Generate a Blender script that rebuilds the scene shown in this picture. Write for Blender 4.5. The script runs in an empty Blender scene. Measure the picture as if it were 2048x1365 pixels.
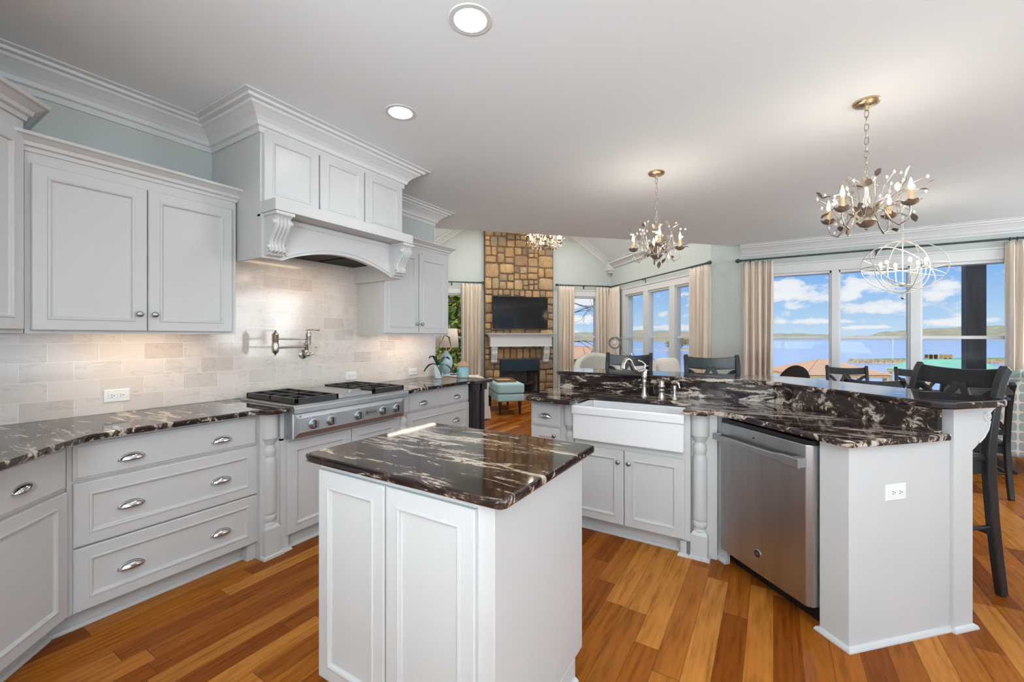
import bpy, bmesh, math, random
from mathutils import Vector, Matrix
random.seed(7)
scene = bpy.context.scene
COL = scene.collection
rad = math.radians
PI = math.pi
R2 = math.sqrt(.5)

# ------------------------------------------------------------------ camera
cam_d = bpy.data.cameras.new('camera'); cam = bpy.data.objects.new('camera', cam_d); COL.objects.link(cam)
cam.location = (0, 0, 1.35); cam.rotation_euler = (rad(90), 0, rad(31.5))
cam_d.sensor_width = 36; cam_d.lens = 15.0; cam_d.shift_y = -8.5 / 2048; cam_d.clip_start = .03; cam_d.clip_end = 6000
scene.camera = cam
# ------------------------------------------------------------------ view, sky, sun, added fill lamps
vs = scene.view_settings
vs.view_transform = 'Standard'; vs.look = 'None'; vs.gamma = 1; vs.use_curve_mapping = False
vs.exposure = 0.0

def N(nt, typ, **kw):
    n = nt.nodes.new(typ)
    for k, v in kw.items():
        if k == 'inp':
            for i, val in v.items(): n.inputs[i].default_value = val
        else: setattr(n, k, v)
    return n
def L(nt, a, b): nt.links.new(a, b)
def ramp(nt, stops, fac=None, interp='LINEAR'):
    n = nt.nodes.new('ShaderNodeValToRGB'); e = n.color_ramp.elements; n.color_ramp.interpolation = interp
    while len(e) < len(stops): e.new(.5)
    for i, (p, c) in enumerate(stops):
        e[i].position = p; e[i].color = tuple(c) + (1,) if len(c) == 3 else c
    if fac is not None: L(nt, fac, n.inputs[0])
    return n
def math_n(nt, op, a, b=None):
    n = nt.nodes.new('ShaderNodeMath'); n.operation = op
    for i, x in enumerate((a, b)):
        if x is None: continue
        if isinstance(x, (int, float)): n.inputs[i].default_value = x
        else: L(nt, x, n.inputs[i])
    return n.outputs[0]
def mixc(nt, fac, a, b, mode='MIX'):
    n = nt.nodes.new('ShaderNodeMix'); n.data_type = 'RGBA'; n.blend_type = mode
    for s, x in ((n.inputs[0], fac), (n.inputs[6], a), (n.inputs[7], b)):
        if isinstance(x, (int, float)): s.default_value = x
        elif isinstance(x, tuple): s.default_value = tuple(x) + (1,) if len(x) == 3 else x
        else: L(nt, x, s)
    return n.outputs[2]

w = bpy.data.worlds.new('sky'); scene.world = w; w.use_nodes = True
nt = w.node_tree; nt.nodes.clear()
wo = N(nt, 'ShaderNodeOutputWorld'); bg = N(nt, 'ShaderNodeBackground'); L(nt, bg.outputs[0], wo.inputs[0])
tc = N(nt, 'ShaderNodeTexCoord'); sx = N(nt, 'ShaderNodeSeparateXYZ'); L(nt, tc.outputs['Generated'], sx.inputs[0])
sky = ramp(nt, [(0, (.58, .76, .92)), (.05, (.42, .65, .91)), (.14, (.19, .43, .90)), (.6, (.14, .36, .85))], sx.outputs[2])
geo = math_n(nt, 'ARCTAN2', sx.outputs[1], sx.outputs[0]); ele = math_n(nt, 'ARCSINE', sx.outputs[2])
mp = N(nt, 'ShaderNodeMapping'); mp.inputs['Scale'].default_value = (1, 1, 1.8); L(nt, tc.outputs['Generated'], mp.inputs[0])
cn = N(nt, 'ShaderNodeTexNoise', inp={'Scale': 26, 'Detail': 8, 'Roughness': .6}); L(nt, mp.outputs[0], cn.inputs['Vector'])
cn2 = N(nt, 'ShaderNodeTexNoise', inp={'Scale': 5, 'Detail': 8, 'Roughness': .6}); L(nt, mp.outputs[0], cn2.inputs['Vector'])
dens = math_n(nt, 'MULTIPLY', math_n(nt, 'SUBTRACT', cn2.outputs[0], .52), math_n(nt, 'MULTIPLY', math_n(nt, 'GREATER_THAN', sx.outputs[2], .22), 4.0))
for (a0, e0, wa, we) in [(1.5268, 0.0814, 0.0765, 0.0291), (1.5472, 0.1001, 0.0414, 0.0217), (1.4294, 0.0918, 0.0557, 0.0217), (1.4506, 0.077, 0.0288, 0.0165), (1.419, 0.0528, 0.0615, 0.0143), (1.4953, 0.0294, 0.0847, 0.0076), (1.4089, 0.1184, 0.0336, 0.0106), (1.3307, 0.0856, 0.029, 0.0181), (1.3395, 0.0698, 0.0236, 0.0117), (1.3221, 0.0237, 0.0514, 0.009), (1.289, 0.0268, 0.0319, 0.0063), (1.9568, 0.0854, 0.0456, 0.0254), (1.8078, 0.0212, 0.0637, 0.01), (1.9625, 0.0393, 0.0457, 0.0162), (1.7455, 0.0207, 0.0406, 0.0087), (1.1983, 0.0805, 0.0385, 0.0212), (1.6576, 0.0774, 0.0563, 0.0262), (1.4225, 0.0171, 0.055, 0.0054)]:      # cumulus banks over the far shore: azimuth, elevation, half widths
    da = math_n(nt, 'DIVIDE', math_n(nt, 'SUBTRACT', geo, a0), wa); de = math_n(nt, 'DIVIDE', math_n(nt, 'SUBTRACT', ele, e0), we)
    r_ = math_n(nt, 'SQRT', math_n(nt, 'ADD', math_n(nt, 'MULTIPLY', da, da), math_n(nt, 'MULTIPLY', de, de)))
    dens = math_n(nt, 'MAXIMUM', dens, math_n(nt, 'SUBTRACT', 1.0, r_))
dn = math_n(nt, 'ADD', dens, math_n(nt, 'MULTIPLY', math_n(nt, 'SUBTRACT', cn.outputs[0], .5), 2.6))
cm = ramp(nt, [(.14, (0, 0, 0)), (.42, (1, 1, 1))], dn)
cs = ramp(nt, [(.1, (.66, .75, .88)), (.75, (.93, .94, .96))], dn)
col = mixc(nt, math_n(nt, 'MULTIPLY', cm.outputs[0], .93), sky.outputs[0], cs.outputs[0])
L(nt, col, bg.inputs[0]); bg.inputs[1].default_value = 1.0

def lamp(name, kind, loc, energy, color=(1, 1, 1), rot=None, **kw):
    d = bpy.data.lights.new(name, kind); d.energy = energy; d.color = color
    for k, v in kw.items(): setattr(d, k, v)
    o = bpy.data.objects.new(name, d); COL.objects.link(o); o.location = loc
    if rot: o.rotation_euler = rot
    return o
sun = lamp('sun', 'SUN', (-20, -10, 30), 4.0, (1, .94, .84), angle=rad(.6))
sun.rotation_euler = Vector((.28, .88, -.62)).to_track_quat('-Z', 'Y').to_euler()
# unseen fill lamps added outside invented windows behind and right of the camera
lamp('added_fill_back', 'AREA', (.7, -3.60, 1.0), 1150, (.82, .93, 1), (rad(171), 0, 0), shape='RECTANGLE', size=4.0, size_y=2.2)
lamp('added_fill_side', 'AREA', (4.90, .8, 1.10), 170, (.82, .93, 1), (rad(160), 0, rad(90)), shape='RECTANGLE', size=4.0, size_y=2.2)

lamp('added_fill_dining', 'AREA', (4.85, 5.9, 1.6), 150, (.90, .955, 1), (rad(62), 0, rad(90)), shape='RECTANGLE', size=2.0, size_y=2.0)  # added lamp, brightens the dining floor and drapes

# ------------------------------------------------------------------ mesh helpers
class MB:
    def __init__(s, M=None): s.v = []; s.f = []; s.M = M
    def add(s, vs, fs):
        o = len(s.v)
        if s.M is not None: vs = [s.M @ Vector(p) for p in vs]
        s.v += [tuple(p) for p in vs]; s.f += [tuple(i + o for i in f) for f in fs]; return s
    def box(s, x0, x1, y0, y1, z0, z1):
        return s.add([(x0,y0,z0),(x1,y0,z0),(x1,y1,z0),(x0,y1,z0),(x0,y0,z1),(x1,y0,z1),(x1,y1,z1),(x0,y1,z1)],
                     [(0,3,2,1),(4,5,6,7),(0,1,5,4),(1,2,6,5),(2,3,7,6),(3,0,4,7)])
    def prism(s, poly, a0, a1, axis='z'):
        n = len(poly)
        def P(p, a): return (p[0], p[1], a) if axis == 'z' else ((p[0], a, p[1]) if axis == 'y' else (a, p[0], p[1]))
        vs = [P(p, a0) for p in poly] + [P(p, a1) for p in poly]
        fs = [tuple(range(n))[::-1], tuple(range(n, 2*n))] + [(i, (i+1) % n, n+(i+1) % n, n+i) for i in range(n)]
        return s.add(vs, fs)
    def lathe(s, prof, c=(0,0,0), axis='z', seg=20, caps=True):
        vs = []; fs = []; m = len(prof)
        for (r, h) in prof:
            for k in range(seg):
                a = 2*PI*k/seg; x, y = r*math.cos(a), r*math.sin(a)
                p = (x, y, h) if axis == 'z' else ((x, h, y) if axis == 'y' else (h, x, y))
                vs.append((c[0]+p[0], c[1]+p[1], c[2]+p[2]))
        for i in range(m-1):
            for k in range(seg):
                k2 = (k+1) % seg; fs.append((i*seg+k, i*seg+k2, (i+1)*seg+k2, (i+1)*seg+k))
        if caps: fs += [tuple(range(seg))[::-1], tuple(range((m-1)*seg, m*seg))]
        return s.add(vs, fs)
    def sphere(s, c, r, seg=12, sy=1, sz=1):
        prof = [(max(.0004, r*math.sin(PI*i/(seg//2))), -r*sz*math.cos(PI*i/(seg//2))) for i in range(seg//2+1)]
        return s.lathe(prof, c, 'z', seg)
    def tube(s, pts, r, seg=8, closed=False):
        pts = [Vector(p) for p in pts]; n = len(pts); vs = []; fs = []
        rs = r if isinstance(r, (list, tuple)) else [r]*n
        up = Vector((0, 0, 1)); prev = None
        for i, p in enumerate(pts):
            if closed: t = pts[(i+1) % n]-pts[i-1]
            else: t = pts[min(i+1, n-1)]-pts[max(i-1, 0)]
            t.normalize()
            if prev is None:
                a = up.cross(t)
                if a.length < .05: a = Vector((1, 0, 0)).cross(t)
            else: a = prev-t*prev.dot(t)
            a.normalize(); b = t.cross(a); prev = a
            for k in range(seg):
                an = 2*PI*k/seg; vs.append(p+(a*math.cos(an)+b*math.sin(an))*rs[i])
        m = n if closed else n-1
        for i in range(m):
            j = (i+1) % n
            for k in range(seg):
                k2 = (k+1) % seg; fs.append((i*seg+k, i*seg+k2, j*seg+k2, j*seg+k))
        if not closed: fs += [tuple(range(seg))[::-1], tuple(range((n-1)*seg, n*seg))]
        return s.add(vs, fs)
    def bar(s, pts, wd, ht, ref=(0, 1, 0)):      # rectangular section, wd across, ht along ref
        pts = [Vector(p) for p in pts]; n = len(pts); vs = []; fs = []; ref = Vector(ref)
        for i, p in enumerate(pts):
            t = (pts[min(i+1, n-1)]-pts[max(i-1, 0)]).normalized()
            b = (ref-t*ref.dot(t)).normalized(); a = t.cross(b)
            wi = wd[i] if isinstance(wd, (list, tuple)) else wd
            hi = ht[i] if isinstance(ht, (list, tuple)) else ht
            for sa, sb in ((-1, -1), (1, -1), (1, 1), (-1, 1)): vs.append(p+a*sa*wi/2+b*sb*hi/2)
        for i in range(n-1):
            for k in range(4):
                k2 = (k+1) % 4; fs.append((i*4+k, i*4+k2, i*4+4+k2, i*4+4+k))
        fs += [(3, 2, 1, 0), (4*n-4, 4*n-3, 4*n-2, 4*n-1)]
        return s.add(vs, fs)
    def rings(s, x0, x1, z0, z1, y, rg, back=True):   # framed panel facing -y : rg = [(inset, out), ...]
        vs = []; fs = []
        for (d, o) in rg: vs += [(x0+d, y-o, z0+d), (x1-d, y-o, z0+d), (x1-d, y-o, z1-d), (x0+d, y-o, z1-d)]
        n = len(rg)
        for i in range(n-1):
            for k in range(4):
                k2 = (k+1) % 4; fs.append((i*4+k, i*4+k2, i*4+4+k2, i*4+4+k))
        fs.append((4*n-4, 4*n-3, 4*n-2, 4*n-1))
        if back: fs.append((3, 2, 1, 0))
        return s.add(vs, fs)
    def sweep(s, path, prof, z=0, closed=False):       # prof (out, dz); out = right-hand side of the path
        P = [Vector((p[0], p[1])) for p in path]; n = len(P); vs = []; fs = []; m = len(prof)
        for i in range(n):
            ds = []
            if closed or i > 0: ds.append((P[i]-P[i-1]).normalized())
            if closed or i < n-1: ds.append((P[(i+1) % n]-P[i]).normalized())
            ns = [Vector((d.y, -d.x)) for d in ds]
            mt = ns[0] if len(ns) == 1 else (ns[0]+ns[1])/(1+ns[0].dot(ns[1]))
            for (o, dz) in prof: vs.append((P[i].x+mt.x*o, P[i].y+mt.y*o, z+dz))
        for i in range(n if closed else n-1):
            j = (i+1) % n
            for k in range(m):
                k2 = (k+1) % m; fs.append((i*m+k, i*m+k2, j*m+k2, j*m+k))
        if not closed: fs += [tuple(range(m))[::-1], tuple(range((n-1)*m, n*m))]
        return s.add(vs, fs)
    def grid(s, fn, nu, nv):
        vs = [fn(i/nu, j/nv) for j in range(nv+1) for i in range(nu+1)]
        fs = [(j*(nu+1)+i, j*(nu+1)+i+1, (j+1)*(nu+1)+i+1, (j+1)*(nu+1)+i) for j in range(nv) for i in range(nu)]
        return s.add(vs, fs)

def mk(name, mb, mat, parent=None, bev=0, sm=None, solid=0, loc=None):
    me = bpy.data.meshes.new(name); me.from_pydata(mb.v, [], mb.f)
    bm = bmesh.new(); bm.from_mesh(me); bmesh.ops.recalc_face_normals(bm, faces=bm.faces); bm.to_mesh(me); bm.free()
    if sm:
        me.polygons.foreach_set('use_smooth', [True]*len(me.polygons)); me.set_sharp_from_angle(angle=rad(sm))
    o = bpy.data.objects.new(name, me); COL.objects.link(o)
    if mat: me.materials.append(mat)
    if parent: o.parent = parent
    if solid:
        m = o.modifiers.new('solid', 'SOLIDIFY'); m.thickness = solid; m.offset = 0
    if bev:
        m = o.modifiers.new('bevel', 'BEVEL'); m.width = bev; m.segments = 2; m.limit_method = 'ANGLE'; m.angle_limit = rad(40)
    return o
def tag(o, label=None, cat=None, group=None, kind=None):
    if label: o['label'] = label
    if cat: o['category'] = cat
    if group: o['group'] = group
    if kind: o['kind'] = kind
    return o
def T(name, label, cat, loc=(0, 0, 0), rz=0, group=None):
    o = bpy.data.objects.new(name, None); COL.objects.link(o); o.empty_display_size = .1
    o.location = loc; o.rotation_euler = (0, 0, rad(rz)); return tag(o, label, cat, group)
def single(name, mb, mat, label, cat, group=None, kind=None, **kw):   # one-mesh thing, origin moved to its base
    xs, ys, zs = zip(*mb.v); c = ((min(xs)+max(xs))/2, (min(ys)+max(ys))/2, min(zs))
    mb.v = [(x-c[0], y-c[1], z-c[2]) for x, y, z in mb.v]
    o = mk(name, mb, mat, **kw); o.location = c; return tag(o, label, cat, group, kind)
def struct(name, mb, mat, parent=None, **kw):
    o = mk(name, mb, mat, parent, **kw)
    if parent is None: o['kind'] = 'structure'
    return o
def ctree(o, parent=None):
    c = o.copy(); COL.objects.link(c)
    if parent: c.parent = parent
    for ch in list(o.children): ctree(ch, c)
    return c
def plab(o, label): o['label'] = label; return o
def xy(p, q): return ((p-q)*R2, (p+q)*R2)
MPQ = Matrix.Rotation(rad(45), 4, 'Z')     # local x = p, local y = q
def FR(x, y, rz, z=0): return Matrix.Translation((x, y, z)) @ Matrix.Rotation(rad(rz), 4, 'Z')

# ------------------------------------------------------------------ materials
def mat(name, c, rough=.5, metal=0, spec=.5, emit=None, es=1, trans=0, ior=1.45, aniso=0, coat=0):
    m = bpy.data.materials.new(name); m.use_nodes = True
    b = m.node_tree.nodes['Principled BSDF']
    b.inputs['Base Color'].default_value = tuple(c)+(1,); b.inputs['Roughness'].default_value = rough
    b.inputs['Metallic'].default_value = metal; b.inputs['Specular IOR Level'].default_value = spec
    b.inputs['IOR'].default_value = ior; b.inputs['Transmission Weight'].default_value = trans
    b.inputs['Anisotropic'].default_value = aniso; b.inputs['Coat Weight'].default_value = coat
    if emit: b.inputs['Emission Color'].default_value = tuple(emit)+(1,); b.inputs['Emission Strength'].default_value = es
    return m
def noisy(name, c1, c2, scale=8, rough=.6, stretch=(1, 1, 1), detail=4, bump=0, **kw):
    m = mat(name, c1, rough, **kw); nt = m.node_tree; b = nt.nodes['Principled BSDF']
    tc = N(nt, 'ShaderNodeTexCoord'); mp = N(nt, 'ShaderNodeMapping'); mp.inputs['Scale'].default_value = stretch
    L(nt, tc.outputs['Object'], mp.inputs[0])
    n = N(nt, 'ShaderNodeTexNoise', inp={'Scale': scale, 'Detail': detail}); L(nt, mp.outputs[0], n.inputs['Vector'])
    r = ramp(nt, [(.3, c1), (.7, c2)], n.outputs[0]); L(nt, r.outputs[0], b.inputs['Base Color'])
    if bump:
        bp = N(nt, 'ShaderNodeBump', inp={'Strength': bump, 'Distance': .01}); L(nt, n.outputs[0], bp.inputs['Height']); L(nt, bp.outputs[0], b.inputs['Normal'])
    return m
def leafy(name, cols, rough=.6):
    m = mat(name, cols[0], rough); nt = m.node_tree; b = nt.nodes['Principled BSDF']
    g = N(nt, 'ShaderNodeNewGeometry'); k = len(cols)
    r = ramp(nt, [((i+.5)/k, c) for i, c in enumerate(cols)], g.outputs['Random Per Island']); L(nt, r.outputs[0], b.inputs['Base Color'])
    return m

M_WHITE = noisy('white_cabinet_paint', (.575, .57, .56), (.59, .583, .575), 3, .32, spec=.45)
M_TRIM = noisy('white_trim_paint', (.66, .66, .655), (.68, .68, .675), 3, .4)
M_CEIL = noisy('ceiling_paint', (.81, .855, .88), (.83, .87, .89), 1.5, .7, spec=.2)
M_WALL = noisy('sage_wall_paint', (.52, .56, .54), (.54, .58, .555), 2, .6, spec=.25)
M_STEEL = noisy('brushed_steel', (.40, .42, .44), (.49, .51, .53), 2, .36, stretch=(6, 6, .6), metal=1, aniso=.5)
M_STEELH = noisy('brushed_steel_panel', (.45, .475, .50), (.52, .545, .57), 6, .42, stretch=(1, 40, 1), metal=1)
M_CHROME = mat('polished_pull', (.62, .62, .63), .16, 1)
M_NICKEL = mat('satin_nickel', (.50, .46, .42), .27, 1)
M_PEWTER = mat('pewter_knob', (.40, .40, .41), .3, 1)
M_LINER = mat('hood_liner_black', (.003, .003, .003), .5, spec=.2)
M_BLACK = noisy('black_enamel', (.008, .008, .009), (.014, .014, .015), 30, .35)
M_IRON = noisy('cast_iron', (.016, .016, .017), (.045, .045, .047), 60, .38)
M_DARKWOOD = noisy('dark_stained_wood', (.03, .025, .03), (.05, .04, .045), 12, .35, stretch=(1, 1, .1))
M_CHAIR = noisy('black_chair_paint', (.014, .015, .016), (.024, .025, .026), 20, .33, stretch=(1, 1, .2))
M_PORCE = mat('white_fireclay', (.80, .80, .81), .12, spec=.5)
M_PLASTIC = mat('white_plate', (.82, .81, .79), .3)
M_DARK = mat('dark_slot', (.02, .02, .02), .6)
M_GRAYTXT = mat('dark_print', (.05, .05, .05), .5)
M_BULB = mat('lit_bulb', (1, .95, .85), .3, emit=(1, .86, .66), es=22)
M_CANL = mat('lit_downlight', (1, 1, 1), .3, emit=(1, .97, .93), es=9)
M_LED = mat('lit_led_strip', (1, .95, .85), .3, emit=(1, .86, .70), es=14)
M_GOLD = noisy('champagne_gold', (.55, .44, .29), (.68, .56, .40), 20, .33, metal=1)
M_TOLE = noisy('antique_silver_leaf', (.30, .26, .21), (.60, .54, .46), 30, .38, metal=.85)
M_CANDLE = mat('candle_sleeve', (.62, .43, .22), .5)
M_ORB = mat('cream_wire', (.72, .69, .64), .4, .25)
M_TV = mat('tv_screen', (.006, .006, .007), .07)
M_SCRY = mat('crystal', (.95, .95, .96), .03, trans=.55, ior=1.5)
M_BLUEFAB = noisy('aqua_fabric', (.36, .55, .56), (.42, .61, .61), 60, .8)
M_CREAM = noisy('cream_upholstery', (.66, .61, .54), (.74, .70, .63), 40, .85)
M_LINEN = noisy('pale_linen', (.47, .46, .41), (.58, .56, .51), 50, .9)
M_CURT = noisy('cream_drape', (.72, .62, .51), (.80, .70, .60), 30, .85, stretch=(1, 1, .1))
M_BRONZE = noisy('dark_bronze', (.05, .065, .065), (.09, .11, .105), 30, .4, metal=.6)
M_POST = noisy('dark_porch_post', (.10, .072, .06), (.18, .135, .115), 10, .6, stretch=(1, 1, .15))
M_SHADE = mat('lamp_shade', (.62, .52, .45), .8, emit=(1, .75, .55), es=.06)
M_BLUEGL = mat('pale_blue_glaze', (.50, .68, .78), .15)
M_WHITEPOT = mat('white_ceramic', (.70, .78, .82), .2)
M_LEAF = noisy('orchid_leaf', (.015, .06, .035), (.03, .09, .05), 10, .35)
M_TEAL = noisy('teal_canister', (.22, .48, .52), (.36, .60, .62), 14, .35)
M_THATCH = noisy('tan_roof', (.42, .26, .15), (.58, .38, .22), 40, .7)
M_BLUESTEEL = mat('firebox_hood', (.012, .03, .045), .35, .3)
M_FIREBR = noisy('firebox_brick', (.16, .14, .125), (.24, .22, .20), 12, .85)
M_LOG = noisy('charred_log', (.02, .015, .013), (.09, .06, .045), 15, .9, bump=.4)
M_TRAY = noisy('tray_wood', (.16, .08, .04), (.24, .13, .07), 14, .4, stretch=(1, 8, 1))
M_TRAYIN = mat('tray_inlay', (.55, .38, .28), .5)
M_LEG = noisy('espresso_leg', (.03, .014, .01), (.05, .024, .016), 20, .3)

def glass(name, k):
    m = bpy.data.materials.new(name); m.use_nodes = True; nt = m.node_tree; nt.nodes.clear()
    o = N(nt, 'ShaderNodeOutputMaterial'); t = N(nt, 'ShaderNodeBsdfTransparent'); g = N(nt, 'ShaderNodeBsdfGlossy', inp={'Roughness': .02})
    f = N(nt, 'ShaderNodeFresnel', inp={'IOR': 1.45}); mx = N(nt, 'ShaderNodeMixShader')
    t.inputs[0].default_value = (.97, .98, .98, 1)
    L(nt, math_n(nt, 'MULTIPLY', f.outputs[0], k), mx.inputs[0]); L(nt, t.outputs[0], mx.inputs[1]); L(nt, g.outputs[0], mx.inputs[2]); L(nt, mx.outputs[0], o.inputs[0])
    return m
M_GLASS = glass('window_glass', .06); M_GLOBE = glass('globe_glass', .9)

def granite():
    m = mat('dark_granite', (.02, .015, .015), .06, spec=.5, ior=1.65); nt = m.node_tree; b = nt.nodes['Principled BSDF']
    ge = N(nt, 'ShaderNodeNewGeometry'); mp = N(nt, 'ShaderNodeMapping')
    mp.inputs['Rotation'].default_value = (0, 0, rad(-28)); mp.inputs['Scale'].default_value = (1, 4.6, 4.2)
    L(nt, ge.outputs['Position'], mp.inputs[0])
    big = N(nt, 'ShaderNodeTexNoise', inp={'Scale': 1.35, 'Detail': 3, 'Distortion': .9}); L(nt, mp.outputs[0], big.inputs['Vector'])
    v = N(nt, 'ShaderNodeTexNoise', inp={'Scale': 4.6, 'Detail': 9, 'Roughness': .68, 'Distortion': 1.1}); L(nt, mp.outputs[0], v.inputs['Vector'])
    fine = N(nt, 'ShaderNodeTexNoise', inp={'Scale': 90, 'Detail': 3}); L(nt, ge.outputs['Position'], fine.inputs['Vector'])
    s = math_n(nt, 'ADD', math_n(nt, 'MULTIPLY', v.outputs[0], .72), math_n(nt, 'MULTIPLY', big.outputs[0], .37))
    s = math_n(nt, 'ADD', s, math_n(nt, 'MULTIPLY', math_n(nt, 'SUBTRACT', fine.outputs[0], .5), .10))
    r = ramp(nt, [(.42, (.006, .005, .007)), (.545, (.022, .011, .010)), (.59, (.075, .045, .034)), (.615, (.42, .34, .27)), (.67, (.60, .52, .44)), (.72, (.16, .115, .09)), (.78, (.03, .02, .018))], s)
    L(nt, r.outputs[0], b.inputs['Base Color']); return m
M_GRAN = granite()

def wood_floor():
    m = mat('oak_floor', (.4, .2, .07),   .22, spec=.1); nt = m.node_tree; b = nt.nodes['Principled BSDF']
    tc = N(nt, 'ShaderNodeTexCoord'); sp = N(nt, 'ShaderNodeSeparateXYZ'); L(nt, tc.outputs['Object'], sp.inputs[0])
    W = .105
    rx = math_n(nt, 'DIVIDE', sp.outputs[0], W); row = math_n(nt, 'FLOOR', rx); fx = math_n(nt, 'FRACT', rx)
    wn = N(nt, 'ShaderNodeTexWhiteNoise', noise_dimensions='1D'); L(nt, row, wn.inputs['W'])
    ly = math_n(nt, 'ADD', math_n(nt, 'DIVIDE', sp.outputs[1], .95), math_n(nt, 'MULTIPLY', wn.outputs[0], 7.3))
    pid = math_n(nt, 'FLOOR', ly); fy = math_n(nt, 'FRACT', ly)
    cb = N(nt, 'ShaderNodeCombineXYZ'); L(nt, row, cb.inputs[0]); L(nt, pid, cb.inputs[1])
    w2 = N(nt, 'ShaderNodeTexWhiteNoise', noise_dimensions='2D'); L(nt, cb.outputs[0], w2.inputs['Vector'])
    base = ramp(nt, [(0, (.20, .050, .005)), (.3, (.275, .078, .008)), (.6, (.365, .12, .015)), (.85, (.49, .195, .035)), (1, (.24, .066, .007))], w2.outputs[0])
    cv = N(nt, 'ShaderNodeCombineXYZ')
    L(nt, math_n(nt, 'MULTIPLY', sp.outputs[0], 17), cv.inputs[0]); L(nt, math_n(nt, 'MULTIPLY', sp.outputs[1], 1.6), cv.inputs[1]); L(nt, math_n(nt, 'MULTIPLY', w2.outputs[0], 31), cv.inputs[2])
    wv = N(nt, 'ShaderNodeTexWave', wave_type='RINGS', rings_direction='Y', inp={'Scale': .55, 'Distortion': 12, 'Detail': 4, 'Detail Scale': 1.1}); L(nt, cv.outputs[0], wv.inputs['Vector'])
    gn = N(nt, 'ShaderNodeTexNoise', inp={'Scale': 3.0, 'Detail': 7, 'Roughness': .65}); L(nt, cv.outputs[0], gn.inputs['Vector'])
    grain = ramp(nt, [(.28, (.58, .50, .42)), (.5, (.96, .94, .92)), (.72, (1.18, 1.15, 1.1))], math_n(nt, 'ADD', math_n(nt, 'MULTIPLY', wv.outputs[0], .14), math_n(nt, 'MULTIPLY', gn.outputs[0], .86)))
    c = mixc(nt, 1.0, base.outputs[0], grain.outputs[0], 'MULTIPLY')
    ex = math_n(nt, 'MINIMUM', fx, math_n(nt, 'SUBTRACT', 1, fx)); ey = math_n(nt, 'MINIMUM', fy, math_n(nt, 'SUBTRACT', 1, fy))
    gap = math_n(nt, 'MAXIMUM', math_n(nt, 'LESS_THAN', ex, .009), math_n(nt, 'LESS_THAN', ey, .0013))
    c = mixc(nt, gap, c, (.10, .035, .01))
    L(nt, c, b.inputs['Base Color'])
    rr = ramp(nt, [(.3, (.20, .20, .20)), (.8, (.30, .30, .30))], gn.outputs[0]); L(nt, rr.outputs[0], b.inputs['Roughness'])
    return m
M_FLOOR = wood_floor()

def tile():
    m = mat('marble_tile', (.8, .75, .7), .1, spec=.55); nt = m.node_tree; b = nt.nodes['Principled BSDF']
    tc = N(nt, 'ShaderNodeTexCoord'); sp = N(nt, 'ShaderNodeSeparateXYZ'); L(nt, tc.outputs['Object'], sp.inputs[0])
    rz = math_n(nt, 'DIVIDE', math_n(nt, 'SUBTRACT', sp.outputs[2], .914), .1); row = math_n(nt, 'FLOOR', rz); fz = math_n(nt, 'FRACT', rz)
    yy = math_n(nt, 'ADD', math_n(nt, 'DIVIDE', math_n(nt, 'ADD', sp.outputs[1], 4.07), .2), math_n(nt, 'MULTIPLY', math_n(nt, 'MODULO', row, 2), .5))
    pid = math_n(nt, 'FLOOR', yy); fy = math_n(nt, 'FRACT', yy)
    cb = N(nt, 'ShaderNodeCombineXYZ'); L(nt, row, cb.inputs[0]); L(nt, pid, cb.inputs[1])
    w2 = N(nt, 'ShaderNodeTexWhiteNoise', noise_dimensions='2D'); L(nt, cb.outputs[0], w2.inputs['Vector'])
    base = ramp(nt, [(0, (.61, .54, .49)), (.06, (.65, .575, .52)), (.14, (.70, .635, .585)), (.6, (.73, .665, .615)), (1, (.75, .685, .625))], w2.outputs[0])
    cv = N(nt, 'ShaderNodeCombineXYZ'); L(nt, math_n(nt, 'MULTIPLY', w2.outputs[0], 23), cv.inputs[0]); L(nt, sp.outputs[1], cv.inputs[1]); L(nt, math_n(nt, 'MULTIPLY', sp.outputs[2], 2.2), cv.inputs[2])
    n = N(nt, 'ShaderNodeTexNoise', inp={'Scale': 3.2, 'Detail': 7, 'Roughness': .6, 'Distortion': .5}); L(nt, cv.outputs[0], n.inputs['Vector'])
    vein = ramp(nt, [(.30, (.95, .94, .93)), (.475, (1, 1, 1)), (.497, (.87, .85, .83)), (.503, (.89, .87, .85)), (.52, (1, 1, 1)), (.72, (.96, .95, .94))], n.outputs[0])
    c = mixc(nt, 1, base.outputs[0], vein.outputs[0], 'MULTIPLY')
    ey = math_n(nt, 'MULTIPLY', math_n(nt, 'MINIMUM', fy, math_n(nt, 'SUBTRACT', 1, fy)), 2.0); ez = math_n(nt, 'MINIMUM', fz, math_n(nt, 'SUBTRACT', 1, fz))
    gap = math_n(nt, 'LESS_THAN', math_n(nt, 'MINIMUM', ey, ez), .014)
    c = mixc(nt, gap, c, (.80, .755, .70)); L(nt, c, b.inputs['Base Color'])
    return m
M_TILE = tile()

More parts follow.
